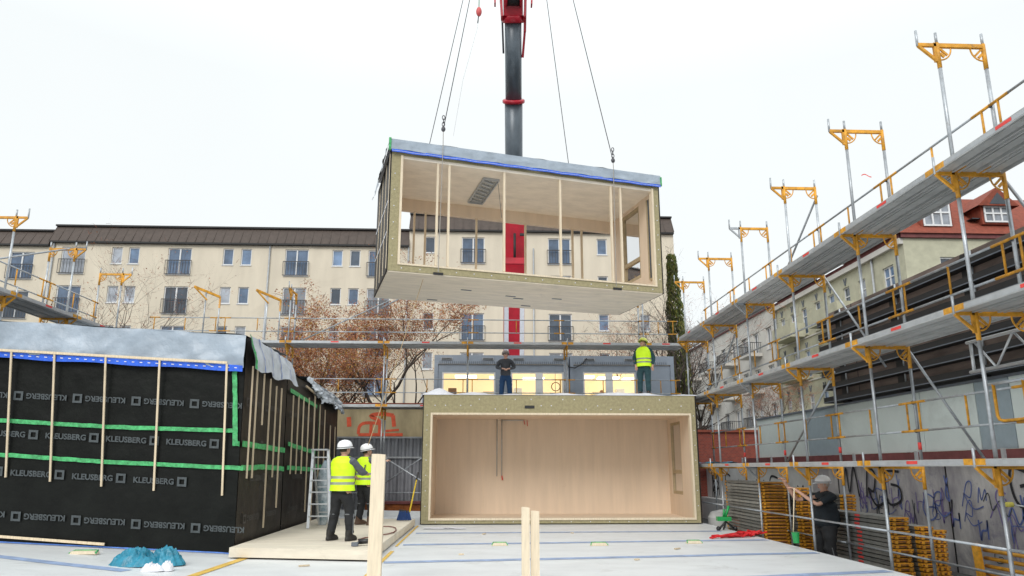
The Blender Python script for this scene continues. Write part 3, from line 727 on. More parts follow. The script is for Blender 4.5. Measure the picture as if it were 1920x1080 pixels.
# blue tape under the front hem, wooden strip above it
q = MB(); vs = []
for i in range(61):
    x = -7.6 * i / 60
    for z in (3.34 + .012 * sin(x * 4), 3.455): vs.append(lmap((x, -.125 - .012 * sin(x * 2), z)))
q.add(vs, [(2 * i, 2 * i + 1, 2 * i + 3, 2 * i + 2) for i in range(60)], mat('bright_blue_tape', (.02, .12, .70), .45, amt=.25, scale=12)); bt = q.build('blue_tape', m1)
q = MB()
for i in range(52): x = -.1 - i * .145; q.add([lmap((x, -.135 - .012 * sin(x * 2), 3.39)), lmap((x - .05, -.135, 3.392)), lmap((x - .05, -.135, 3.408)), lmap((x, -.135, 3.406))], [(0, 1, 2, 3)], whitep)
q.build('print', bt)
q = MB(); q.bar(lmap((-.28, -.15, 3.485)), lmap((-7.6, -.15, 3.485)), .03, .045, lumber); q.build('top_batten', m1)
def zloc(u, v):   # local x,z on the front face for an image point
    p = at(u, v, y=LYF - .02)
    z = p.z
    for _ in range(4):
        x = (p.x - LX + .02 * z) / (1 + .006 * z); z = p.z - (.052 * (-4.4 - (LX + x)) if LX + x < -4.4 else 0)
    return x, z
for (ut, vt, ub, vb_) in [(30, 662, 12, 895), (110, 666, 95, 903), (205, 672, 191, 912), (305, 680, 289, 920), (430, 683, 417, 929)]:
    xt, ztp = zloc(ut, vt); xb, zbt = zloc(ub, vb_); q = MB()
    q.bar(lmap((xt, -.15, 3.46)), lmap((xb, -.04, zbt)), .034, .022, lumber, up=(0, 1, 0)); q.build('batten', m1)
xa, za = zloc(-5, 1005); xb, zb = zloc(198, 1020); q = MB(); q.bar(lmap((xa, -.06, za)), lmap((xb, -.06, zb)), .03, .045, lumber); q.build('bottom_batten', m1)
# green tapes
def tapeline(o, pts, wd, side=False, m=tapeg, off=.035):
    q = MB(); vs = []; n = 14 * (len(pts) - 1)
    for i in range(n + 1):
        t = i / n * (len(pts) - 1); k = min(int(t), len(pts) - 2); f_ = t - k
        a = pts[k][0] + (pts[k + 1][0] - pts[k][0]) * f_; b = pts[k][1] + (pts[k + 1][1] - pts[k][1]) * f_
        dx, dy = pts[k + 1][0] - pts[k][0], pts[k + 1][1] - pts[k][1]; L = sqrt(dx * dx + dy * dy); nx, ny = -dy / L, dx / L
        j = .012 * fbm((a * 3, b * 3, 1), 2)
        for s_ in (-1, 1):
            s2 = s_ * wd / 2 * (1 + .15 * fbm((a * 6, b, s_ * 3), 1.6)) + j
            if side: vs.append(lmap((off + 0.01 * abs(sin(i * 1.3)), a + nx * s2, b + ny * s2)))
            else: vs.append(lmap((a + nx * s2, -off - .01 * abs(sin(i * 1.3)), b + ny * s2)))
    q.add(vs, [(2 * i, 2 * i + 1, 2 * i + 3, 2 * i + 2) for i in range(n)], m); return q.build('green_tape', o)
l1 = [zloc(u, v) for u, v in ((-5, 788), (200, 800), (440, 808))]; l2 = [zloc(u, v) for u, v in ((-5, 852), (200, 866), (457, 878))]
tapeline(m1, l1, .075); tapeline(m1, l2, .075)
zc, zd = zloc(441, 692), zloc(441, 836); tapeline(m1, [zc, zd], .09)
tapeline(m1, [zloc(438, 832), (0.0, zloc(440, 832)[1])], .09); za_ = zloc(440, 830)[1]; zb_ = zloc(440, 876)[1]
tapeline(m1, [(.02, za_), (1.0, za_ - .02), (2.9, za_ - .06)], .11, True); tapeline(m1, [(.02, zb_), (1.2, zb_ + .02), (2.9, zb_ - .02)], .10, True)
tapeline(m2, [(3.15, 3.35), (5.9, 3.2)], .10, True, off=.045); tapeline(m2, [(3.15, za_ + .1), (5.9, za_ - .05)], .10, True, off=.045); tapeline(m2, [(3.15, zb_), (5.9, zb_ - .05)], .10, True, off=.045)
tapeline(m3, [(6.4, 3.3), (6.4, 1.4)], .07, True, off=.0); tapeline(m3, [(6.2, zb_ + .05), (8.8, zb_)], .09, True, off=.0)
# side battens
for (o, ylist, xo) in ((m1, [(.25, 3.5, 1.35), (.55, 3.5, 1.35), (1.0, 3.45, 2.4), (1.45, 3.4, .35), (1.9, 3.3, 1.35), (2.3, 3.3, .7)], .03), (m2, [(3.4, 3.25, 1.4), (3.9, 3.3, 1.4), (4.4, 3.3, 1.4), (4.95, 3.35, .45), (5.6, 3.6, .1)], .01), (m3, [(6.35, 3.3, 1.2), (7.0, 3.2, 1.2), (7.8, 2.8, 1.0), (8.5, 2.8, .9)], -.01)):
    for (y, zt, zb2) in ylist:
        q = MB(); wdt = .05 if y == 5.6 else .018; q.bar(lmap((xo + .045, y, zt)), lmap((xo + .045, y, zb2)), wdt, .03, lumber, up=(1, 0, 0)); q.build('batten', o)
q = MB(); q.bar(lmap((.05, 4.6, 3.62)), lmap((.05, 5.75, 3.52)), .03, .05, lumber); q.build('top_batten', m2)
# pale crumpled tarpaulin of modules 2 / 3
def crump(o, ya, yb2, zt, drop, seed, sp=.3, holes=False):
    q = MB()
    def fn(a, b):
        y = ya + (yb2 - ya) * a; z = zt - .12 * a - drop * b * (.75 + .35 * fbm((a * 3, seed, 0), 2))
        x = -.05 + .30 * b * (.6 + .6 * fbm((a * 4, b * 2, seed), 1.8)) + .10 * fbm((a * 9, b * 5, seed + 4), 1)
        return lmap((x, y, z + .06 * fbm((a * 8, b * 4, seed + 2), 1)))
    q.grid(fn, 40, 16, tarpb); q.grid(lambda a, b: lmap((-.05 - 7.5 * b, ya + (yb2 - ya) * a, zt - .12 * a + .04 * fbm((a * 5, b * 9, seed), 1.2) * min(1, b * 6))), 14, 30, tarpm)
    q.build('tarpaulin', o)
crump(m2, 5.3, 6.1, 3.95, .55, 5)
q = MB(); q.grid(lambda a, b: lmap((.03 - 7.6 * b, 3.1 + 2.3 * a, 3.80 + .03 * fbm((a * 4, b * 8, 1), 1.3) - .06 * a)), 12, 30, black); q.build('roof_cover', m2)
crump(m3, 6.1, 9.3, 3.88, .62, 8)
# printed lettering on the front
LT = text_geo('KLEUSBERG', .142, .0045)
lw = max(v[0] for v in LT[0]); lh = max(v[1] for v in LT[0])
def logo_row(mb, place, x, z, flip, m):
    def tr(px, py):
        if flip: return place(x - px, z - py)
        return place(x + px, z + py)
    mb.add([tr(v[0], v[1]) for v in LT[0]], LT[1], m)
    a = lw + .06; s = .17; t = .04; c = -.03
    for (x0, x1_, y0_, y1_) in ((a, a + s, c, c + t), (a, a + s, c + s - t, c + s), (a, a + t, c + t, c + s - t), (a + s - t, a + s, c + t, c + s - t)):
        mb.add([tr(x0, y0_), tr(x1_, y0_), tr(x1_, y1_), tr(x0, y1_)], [(0, 1, 2, 3)], m)
pl = lambda a, b: lmap((a, -.032, b))
pitch = None
for (pts, flip) in (([(35, 742), (140, 748), (250, 752), (365, 757)], True), ([(63, 815), (172, 822), (285, 827), (402, 832)], False), ([(112, 890), (223, 898), (338, 903), (455, 910)], False), ([(30, 968), (137, 976), (251, 983), (367, 990)], True)):
    q = MB(); L_ = [zloc(u, v) for u, v in pts]; pitch = (L_[3][0] - L_[0][0]) / 3
    for i in range(-3, 5):
        xs_ = L_[0][0] + pitch * i
        zz = L_[0][1] + (L_[3][1] - L_[0][1]) * (i / 3)
        if flip:
            x = xs_ - .085 + lw + .06 + .17; z = zz + .055
            if x - lw - .24 > -.0 or x > -.02 + (.35 if i == 3 else 0): 
                if x > .0: continue
        else:
            x = xs_ + .085 - lw - .06 - .17; z = zz - .055
            if x + lw + .24 > 0: continue
        if x < -7.4: continue
        q = MB(); logo_row(q, pl, x, z, flip, printm); q.build('lettering', m1)
for o, ya, n in ((m1, .1, 3), (m2, 3.2, 2), (m3, 6.2, 2)):
    pl2 = lambda a, b: lmap((.035 if o is not m3 else .0, a, b))
    for z, fl_ in ((2.75, True), (1.95, False), (1.30, False), (.55, True)):
        q = MB()
        for i in range(n):
            y = ya + i * 1.2 + (z * .37) % .5
            if y + lw + .25 > ya + 2.8: continue
            q = MB()
            if fl_: logo_row(q, pl2, y + lw + .24, z + .1, True, printd)
            else: logo_row(q, pl2, y, z, False, printd)
            q.build('lettering', o)
q = MB(); vs = []
for i in range(41):
    x = -7.6 * i / 40
    for z, yy_ in ((.012, -.06), (.03, -.035)): vs.append(lmap((x, yy_, z)))
q.add(vs, [(2 * i, 2 * i + 1, 2 * i + 3, 2 * i + 2) for i in range(40)], tapeb); q.build('bottom_tape', m1)
# ---- central module
cx, cy, CL, CHh, CD = -1.736, 19.704, 7.89, 3.60, 2.82
cm = thing('open_module', 'open timber module standing on the deck with mineral wool around its opening', 'module', (cx, cy, 0))
X0, X1 = cx + .20, cx + CL - .17; Z0, Z1 = .12, 3.09
q = MB()
q.box(cx, X0, cy, cy + .16, .03, CHh, wool); q.box(X1, cx + CL - .04, cy, cy + .16, .03, CHh, wool)
q.box(X0, X1, cy, cy + .16, .03, Z0, wool); q.box(X0, X1, cy, cy + .16, Z1, CHh, wool)
wo_ = q.build('insulation_frame', cm)
random.seed(5)
dots = [(cx + .3 + i * .34 + random.uniform(-.08, .08), random.choice([3.2, 3.48, 3.3]), .018) for i in range(22)]
dots += [(cx + .4 + i * .54, .075, .014) for i in range(14)] + [(s_, .5 + i * .42, .014) for s_ in (cx + .1, cx + CL - .1) for i in range(7)]
for (x, z, r_) in dots:
    q = MB(); q.tube([(x, cy - .006, z), (x, cy + .01, z)], r_, whitep, 8); q.build('fixing_disc', wo_)
q = MB()
t = .055
q.box(X0, X0 + t, cy - .03, cy + .14, Z0, Z1, lumberw); q.box(X1 - t, X1, cy - .03, cy + .14, Z0, Z1, lumberw)
q.box(X0 + t, X1 - t, cy - .03, cy + .14, Z0, Z0 + t, lumberw); q.box(X0 + t, X1 - t, cy - .03, cy + .14, Z1 - t, Z1, lumberw)
q.build('timber_edge', cm)
q = MB(); q.box(X0, X1, cy + CD - .14, cy + CD, Z0, Z1, clt)
for xx in [X0 + .3 + i * 1.22 for i in range(6)]: q.box(xx, xx + .006, cy + CD - .144, cy + CD - .14, Z0, Z1, lumber)
q.build('back_wall', cm)
q = MB(); q.box(X0 - .1, X0, cy + .16, cy + CD, Z0, Z1, clt); q.build('side_wall', cm)
q = MB(); wy0, wy1, wz0, wz1 = cy + 1.2, cy + 2.35, .75, 2.95
holed(q, cy + .16, cy + CD, Z0, Z1, [(wy0, wy1, wz0, wz1)], lambda s, z, d: (X1 + d, s, z), clt, .12)
q.build('side_wall', cm)
f = MB()
cfn = lambda s, z, d: (X1 + d, s, z)
wfr = mat('timber_window_frame', (.42, .33, .20), .6)
for r in ((wy0, wy0 + .08, wz0, wz1), (wy1 - .08, wy1, wz0, wz1), (wy0 + .08, wy1 - .08, wz0, wz0 + .1), (wy0 + .08, wy1 - .08, wz1 - .08, wz1), (wy0 + .08, wy1 - .08, wz0 + .62, wz0 + .74)): bar3(f, cfn, *r, .02, .09, wfr)
w_ = f.build('window', cm); g_ = MB(); g_.quad(cfn(wy0, wz0, .06), cfn(wy1, wz0, .06), cfn(wy1, wz1, .06), cfn(wy0, wz1, .06), panem); g_.build('pane', w_)
q = MB(); q.box(X0, X1, cy + .16, cy + CD - .14, Z0 - .09, Z0, clt); q.build('floor', cm)
q = MB(); q.box(X0, X1, cy + .16, cy + CD - .14, Z1, Z1 + .2, clt); q.build('ceiling', cm)
q = MB(); q.box(cx + CL - .04, cx + CL + .01, cy + .02, cy + CD + .02, .02, CHh, blackside); q.box(cx - .03, cx, cy + .04, cy + CD, .02, CHh - .02, blackside)
q.box(cx, cx + CL - .04, cy + CD, cy + CD + .04, .02, CHh, blackside); q.build('membrane', cm)
q = MB()
def rt(a, b):
    x = cx - .05 + (CL + .1) * a; y = cy + .12 + (CD - .1) * b
    if b < .01: return (x, cy - .02, CHh + .003)
    return (x, y, CHh + .03 + max(0, .05 + .10 * fbm((a * 7, b * 2.5, 4), 1.3)) * (.35 + .65 * abs(sin(a * 5 + 1.2))) + (.16 * max(0, 1 - abs(a - .06) * 18)))
q.grid(rt, 70, 24, whitep); q.box(cx + .01, cx + CL - .05, cy + .03, cy + CD, CHh + .001, CHh + .012, tarpm); q.build('tarpaulin', cm)
q = MB(); a = at(993, 763, y=cy - .02); q.box(a.x - .14, a.x + .14, cy - .02, cy - .002, a.z - .04, a.z + .04, blackp); q.build('label_plate', cm)
q = MB(); yw = cy + CD - .19
for u in (932, 941): a = at(u, 790, y=yw); b = at(u - 1, 893, y=yw); q.tube([(a.x, yw, Z1), (a.x, yw, b.z)], .016, lgrey, 6)
a = at(941, 783, y=yw); b = at(982, 783, y=yw); q.tube([(a.x, yw, Z1 - .03), (b.x, yw, Z1 - .03)], .016, lgrey, 6); q.build('conduit', cm)
q = MB(); c_ = at(941, 893, y=yw); q.tube([(c_.x, yw, c_.z + .02), (c_.x + .02, yw, c_.z - .12)], .02, redst, 6); d_ = at(988, 785, y=yw); q.tube([(d_.x, yw, Z1 - .03), (d_.x + .02, yw - .02, Z1 - .22)], .012, redst, 6); q.tube([(d_.x - .1, yw, Z1 - .03), (d_.x - .07, yw - .02, Z1 - .17)], .012, redst, 6)
q.build('cable_end', cm)

# ---- suspended module
SY = .263
sm_ = thing('suspended_module', 'open timber module hanging from the crane with grey tarpaulin roof', 'module', (-2.496, 16.819, 6.469), (0, 0, SY), local=True)
SM = Matrix.Translation((-2.496, 16.819, 6.469)) @ Matrix.Rotation(SY, 4, 'Z')
SMI = SM.inverted()
SL, SW, SHh = 7.894, 2.90, 3.59
def sl(u, v, wv=0):   # image point -> local point on plane local y = wv
    o = SMI @ Vector((0, 0, CH)); d = SMI.to_3x3() @ ray(u, v); t = (wv - o.y) / d.y; return o + d * t
fz, cz = .24, 3.10
q = MB()
q.box(.0, .24, 0, .14, .0, SHh - .3, wool); q.box(SL - .20, SL - .03, 0, .14, 0, SHh - .3, wool)
q.box(.24, SL - .20, 0, .14, 0, .17, wool); q.box(.24, SL - .2, 0, .14, cz + .08, SHh - .3, wool)
w1 = q.build('insulation_frame', sm_); keep_local(w1)
for (x, z) in [(.35 + i * .48, .085) for i in range(16)] + [(a_, .4 + i * .45) for i in range(6) for a_ in (.1, SL - .1)]:
    q = MB(); q.tube([(x, -.006, z), (x, .01, z)], .016, whitep, 8); q.build('fixing_disc', w1)
q = MB(); q.box(.24, .30, -.025, .14, .17, cz + .08, lumberw); q.box(SL - .26, SL - .20, -.025, .14, .17, cz + .08, lumberw); q.box(.30, SL - .26, -.025, .14, .17, .215, lumberw); q.build('timber_edge', sm_)
q = MB(); q.box(.03, SL - .06, .14, SW, .02, fz, cltb); q.build('floor', sm_)
q = MB(); q.box(.0, SL - .03, .02, SW, -.03, -.001, soffit)
random.seed(9)
q.build('underside', sm_)
q = MB()
for i, (a, b) in enumerate([(2.2, 1.2), (3.6, 1.5), (3.9, 1.7), (5.0, 1.4), (4.4, 2.5), (1.5, 2.6)]):
    q = MB(); q.box(a, a + .3, b, b + .05, -.045, -.031, contl); q.build('sling_plate', sm_)
for u in (821, 1157):
    a = sl(u, 530); q = MB(); q.box(a.x - .13, a.x + .13, -.03, .0, -.02, .04, blackp); q.build('lifting_plate', sm_)
q = MB(); q.box(.24, SL - .2, .02, SW - .02, cz, cz + .14, ceil); q.build('ceiling', sm_)
q = MB(); q.box(.24, SL - .2, SW - .16, SW - .02, 2.72, cz, clt); q.build('header_beam', sm_)
q = MB(); q.box(.0, .24, .14, SW, .0, SHh - .3, clt); q.build('side_wall', sm_)
q = MB(); wy0, wy1, wz0, wz1 = .92, 2.12, .70, 3.0
ef = lambda s, z, d: (SL - .2 + d, s, z)
holed(q, .14, SW, fz, cz, [(wy0, wy1, wz0, wz1)], ef, clt, .16)
q.build('side_wall', sm_)
f = MB()
for r in ((wy0, wy0 + .1, wz0, wz1), (wy1 - .1, wy1, wz0, wz1), (wy0 + .1, wy1 - .1, wz0, wz0 + .12), (wy0 + .1, wy1 - .1, wz1 - .1, wz1), (wy0 + .1, wy1 - .1, wz0 + .58, wz0 + .70)): bar3(f, ef, *r, .03, .12, wfr)
w_ = f.build('window', sm_); keep_local(w_); g_ = MB(); g_.quad(ef(wy0, wz0, .08), ef(wy1, wz0, .08), ef(wy1, wz1, .08), ef(wy0, wz1, .08), panem); g_.build('pane', w_)
q = MB(); q.box(SL - .24, SL - .2, .16, .20, .5, 2.95, wfr); q.box(SL - .24, SL - .2, .34, .38, .5, 2.95, wfr); q.box(SL - .212, SL - .2, .20, .34, .5, 2.95, gl2); q.box(SL - .24, SL - .2, .20, .34, .45, .5, wfr); q.build('door_leaf', sm_)
q = MB(); q.box(SL - .03, SL + .01, .0, SW, -.02, SHh - .3, blackside); q.build('membrane', sm_)
sw_ = MB(); sw_.box(-.035, -.001, .02, SW, -.02, SHh - .3, blackside); sw_.quad((-.02, 0, -.02), (-.001, 0, -.02), (-.001, 0, 3.3), (-.02, 0, 3.3), blk)
mem = sw_.build('membrane', sm_)
keep_local(mem)
for y in (.03, .75, 1.5, 2.2): 
    q = MB(); q.box(-.050, -.036, y, y + .028, .05, 3.2, lumberw); q.build('batten', sm_)
for z in (1.05, 1.9): q = MB(); q.box(-.045, -.036, .1, SW, z, z + .04, whitep); q.build('white_tape', sm_)
# studs
for k, (us, wv, m_) in enumerate((([818, 840, 945, 1051, 1147, 1165], .06, lumberw), ([776, 797, 893, 985, 1073, 1090, 1152], SW - .09, lumber))):
    for u in us:
        a = sl(u, 440, wv); q = MB(); q.box(a.x - .028, a.x + .028, wv - .035, wv + .035, fz, cz if k == 0 else 2.72, m_); q.build('stud', sm_)
# ceiling electrics
a = sl(908, 350, 1.4)
q = MB(); ax = 2.66
q.add([(ax, .55, cz - .004), (ax + .42, .55, cz - .004), (ax + .42, 2.35, cz - .004), (ax, 2.35, cz - .004)], [(3, 2, 1, 0)], foil)
for (xa_, xb_, ya_, yb2_) in ((ax - .03, ax, .52, 2.38), (ax + .42, ax + .45, .52, 2.38), (ax, ax + .42, .52, .55), (ax, ax + .42, 2.35, 2.38)): q.box(xa_, xb_, ya_, yb2_, cz - .07, cz - .001, lgrey)
for i in range(7): q.bar((ax + .05, .7 + i * .24, cz - .03), (ax + .37, .85 + i * .24, cz - .03), .03, .03, lgrey)
q.build('service_tray', sm_)
q = MB(); q.tube([(ax + .42, .6, cz - .03), (ax + .48, .62, cz - .5), (ax + .55, .64, cz - 1.1)], .008, steel, 5); q.build('loose_cable', sm_)
# tarpaulin
q = MB()
def tf(a, b):
    x = -.04 + (SL + .08) * a; z = SHh - .30 + .31 * b
    return (x, -.05 - .03 * (1 - b) - .06 * (.45 - abs(noise.noise(Vector((x * 1.6 + z, z * 4 - x * .5, 2))))) * (1 - .7 * b), z + .012 * sin(x * 5) * (1 - b))
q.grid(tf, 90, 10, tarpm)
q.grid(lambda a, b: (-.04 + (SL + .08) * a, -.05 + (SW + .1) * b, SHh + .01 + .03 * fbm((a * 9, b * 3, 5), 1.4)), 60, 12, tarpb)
def ts(a, b): return (-.07 - .09 * b * (1 + .6 * fbm((a * 6, b * 3, 1), 1.4)), -.05 + (SW + .1) * a, SHh + .01 - (.36 + .25 * a) * b)
q.grid(ts, 30, 10, tarpb)
q.grid(lambda a, b: (SL + .04 + .03 * b, -.05 + (SW + .1) * a, SHh + .01 - .3 * b), 10, 3, tarpm)
tp = q.build('tarpaulin', sm_); keep_local(tp)
q = MB(); q.grid(lambda a, b: (-.02 + (SL + .04) * a, -.097, SHh - .375 + .075 * b + .006 * sin(a * 60)), 60, 1, mat('bright_blue_tape', (0, 0, 0))); q.build('blue_tape', sm_)
q = MB(); q.grid(lambda a, b: (-.02 + (SL + .04) * a, -.099, SHh - .345 + .008 * b + .006 * sin(a * 60)), 60, 1, whitep); q.build('white_line', sm_)
q = MB(); q.box(-.1, -.04, -.10, -.05, SHh - .33, SHh + .015, tapeg); q.box(SL + .02, SL + .06, -.1, -.06, SHh - .33, SHh - .05, tapeg); q.build('green_tape', sm_)

# =================================================================== CRANE, CABLES, HOOK
def loc2w(l): return SM @ Vector(l)
hook = at(968, -430, y=19.2)
cr_ = thing('mobile_crane', 'mobile crane boom rising behind the suspended module, red base and grey telescopic sections', 'crane', (1.4, 35, -.5))
P0 = Vector((at(963, 663, y=34.5).x, 34.5, -.5)); 
b_lo = at(963, 663, y=34.2); b_hi = at(964, 392, y=32.2)
q = MB()
def boxsec(q, a, b, wd, dp, m): q.bar(a, b, wd, dp, m, up=(0, 1, 0))
bl0 = b_lo + (b_lo - b_hi).normalized() * 6.5
boxsec(q, bl0, b_hi, 1.02, 1.1, redp)
for s_ in (-1, 1):
    q.bar(b_hi + Vector((s_ * .40, -.57, -.55)), b_hi + Vector((s_ * .12, -.57, -.55)), .02, .12, whitep)
q.bar(b_hi + Vector((-.5, -.62, -2.9)), b_hi + Vector((.5, -.62, -2.9)), .14, .3, redp)
q.tube([b_hi + Vector((0, -.58, -2.9)), b_hi + Vector((0, -.60, -1.5))], .07, blk, 6)
q.bar(b_hi + Vector((.25, -.6, -1.55)), b_hi + Vector((.52, -.6, -1.55)), .1, .12, blk)
bs = q.build('boom_base', cr_)
wm = MB(); d_ = (b_lo - b_hi).normalized()
za1 = b_hi - (b_hi - b_lo).normalized() * 3.75
for s_ in (-1, 1):
    wm.bar(za1 + Vector((s_ * .39, -.57, 0)), bl0 + Vector((s_ * .39, -.57, 0)), .22, .05, whitep, up=(0, 1, 0))
wm.build('white_side_strip', cr_)
g0 = b_hi; g1 = at(963, 190, y=29.5); g2 = at(962, 36, y=27.4)
q = MB(); q.tube([g0 - (g1 - g0).normalized() * .6, g1], .425, greyboom, 20); q.build('boom_section', cr_)
q = MB(); q.tube([g1, g2], .385, greyboom, 20); q.build('boom_section', cr_)
def collar(p, d, r, h, m):
    q = MB(); q.tube([p - d * h, p - d * h * .6, p + d * h * .6, p + d * h], [r * .93, r, r, r * .93], m, 24); return q.build('collar', cr_)
dd = (g2 - g1).normalized(); collar(g1, dd, .53, .09, redp); collar(g2, dd, .50, .16, redp)
q = MB(); hd = g2 + dd * .15
q.bar(hd, hd + dd * 1.6, .84, .8, redp, up=(0, 1, 0))
for s_ in (-1, 1):
    q.bar(hd + Vector((s_ * .50, -.2, -.3)), hd + Vector((s_ * .62, -.2, 1.6)), .10, .35, redp, up=(0, 1, 0))
    q.bar(hd + Vector((s_ * .82, -.3, .3)), hd + Vector((s_ * .85, -.3, 1.6)), .07, .3, redp, up=(0, 1, 0))
q.build('boom_head', cr_)
q = MB(); q.tube([hd + dd * .42 + Vector((-.28, -.5, 0)), hd + dd * .42 + Vector((.28, -.5, 0))], .33, blk, 20)
for s_ in (-1, 1): q.tube([hd + dd * .42 + Vector((s_ * .28, -.5, 0)), hd + dd * .42 + Vector((s_ * .34, -.5, 0))], .38, redp, 20)
q.build('sheave', cr_)
for (ua, va, ub, vb_, nm) in ((944, 15, 942, 95, 'hoist_rope'),):
    q = MB(); a = at(940, -10, y=27.2); b = at(944, 100, y=28); q.tube([a, b], .05, steel, 6); q.build('hoist_rope', cr_)
q = MB(); q.bar(at(985, 0, y=27.2), at(984, 60, y=27.6), .12, .12, redp); q.bar(at(984, 58, y=27.6), at(980, 108, y=28.3), .10, .1, redp); q.build('side_stay', cr_)
q = MB(); q.box(.2, 2.6, 34, 40, -.5, 1.2, redp); q.box(-.2, 3, 33, 44, -.5, .3, blk); q.build('chassis', cr_)
# slings
def anchor(u, wv, z): p = sl(u, 300, wv); return loc2w((p.x, wv, z))
aFL = (sl(830, 300, -.13).x); aFR = (sl(1150, 320, -.13).x)
lines = [
    ('front left wire sling with a shackle above the tarpaulin', [hook, loc2w((aFL, -.13, SHh + .45)), loc2w((aFL, -.14, SHh)), loc2w((aFL - .05, -.12, .05))], True),
    ('front right wire sling with a shackle above the tarpaulin', [hook, loc2w((aFR, -.13, SHh + .25)), loc2w((aFR, -.14, SHh)), loc2w((aFR - .02, -.12, .05))], True),
    ('rear left wire sling running down behind the tarpaulin', [hook, loc2w((sl(807, 268, SW).x - .32, SW - .2, SHh))], False),
    ('rear right wire sling running down behind the tarpaulin', [hook, loc2w((sl(1070, 300, SW).x, SW - .2, SHh))], False)]
for lab, pts, sh in lines:
    o = thing('wire_sling', lab, 'sling', pts[0], group='slings carrying the hanging module')
    q = MB(); q.tube(pts[:2], .012, steel, 6); 
    if len(pts) > 2: q.tube(pts[1:], .011, mat('pale_strap', (.35, .33, .30), .8), 5)
    q.build('wire', o)
    if sh:
        q = MB(); c = pts[1]
        for k in range(4):
            zc_ = c.z + .04 + k * .10; ax_ = (1, 0) if k % 2 else (0, 1)
            q.tube([(c.x + ax_[0] * .036 * cos(t * pi / 5), c.y + ax_[1] * .036 * cos(t * pi / 5), zc_ + .065 * sin(t * pi / 5)) for t in range(11)], .012, steel, 6)
        q.ball(c, (.06, .05, .08), steel, 8, 6); q.build('shackle', o)
# ball hook
bp = at(898, 22, y=17.5)
o = thing('hook_ball', 'small red hook ball hanging on a rope left of the boom', 'hook', bp)
q = MB(); q.ball(bp, (.085, .085, .15), mat('faded_red_paint', (.62, .10, .10), .5), 12, 8); q.build('ball', o)
q = MB(); q.tube([bp + Vector((0, 0, .12)), bp + Vector((.02, 0, 6))], .014, greenp, 6); q.build('rope', o)
q = MB(); pts = [bp + Vector((-.01, 0, -.15)), bp + Vector((-.03, 0, -.5)), at(868, 150, y=17.6), at(850, 255, y=18)]; q.tube(pts, .005, mat('pale_cord', (.6, .6, .6), .8), 4); q.build('tag_line', o)
q = MB(); a = bp + Vector((-.01, 0, -.15)); q.tube([a, a + Vector((-.02, 0, -.22))], .018, steel, 6); q.build('hook', o)

# =================================================================== SCAFFOLDS
LV = [1.6, 3.6, 5.6, 7.6]
def S_frame(root, fr, zb, zt, top, bracket=True, yellowbr=True, base=False):
    """fr(o, a, z): o = across (0 tip, .29 inner standard, .98 outer standard), a = along"""
    q = MB()
    for o in (.29, .98):
        q.tube([fr(o, 0, zb), fr(o, 0, zt - .38)], .026, galv, 8)
        q.tube([fr(o, 0, zt), fr(o, 0, zt + .17)], .019, galv, 6)
        if base: q.bar(fr(o, 0, zb - .005), fr(o, 0, zb + .01), .15, .15, galv, up=(1, 0, 0)); q.tube([fr(o, 0, zb), fr(o, 0, zb + .25)], .018, galv, 6)
    f = q.build('frame', root)
    q = MB()
    for o in (.29, .98): q.tube([fr(o, 0, zt - .40), fr(o, 0, zt)], .030, yell, 8)
    q.bar(fr(.29, 0, zt - .04), fr(.98, 0, zt - .04), .045, .06, yell)
    for o, s_ in ((.29, 1), (.98, -1)):
        # gusset: quarter ring with two spokes
        pts = [fr(o + s_ * .20 * sin(t), 0, zt - .06 - .20 * cos(t) + 0) for t in [i * pi / 10 for i in range(6)]]
        pts = [fr(o + s_ * (.03 + .17 * sin(t * pi / 12)), 0, zt - .07 - .20 * cos(t * pi / 12) * 1.0) for t in range(7)]
        q.tube(pts, .012, yell, 5, True)
        q.bar(fr(o + s_ * .03, 0, zt - .08), fr(o + s_ * .14, 0, zt - .19), .02, .03, yell)
        q.bar(fr(o + s_ * .03, 0, zt - .16), fr(o + s_ * .09, 0, zt - .22), .02, .04, yell)
    q.build('transom', f)
    if bracket:
        q = MB(); m_ = yell if yellowbr else galv
        q.bar(fr(0, 0, zt - .035), fr(.29, 0, zt - .035), .04, .05, m_); q.bar(fr(.01, 0, zt - .05), fr(.28, 0, zt - .30), .035, .035, m_); q.bar(fr(.25, 0, zt - .3), fr(.25, 0, zt), .04, .04, m_)
        q.tube([fr(0, 0, zt - .05), fr(0, 0, zt + .20)], .018, galv, 6); q.build('bracket', f)
    return f
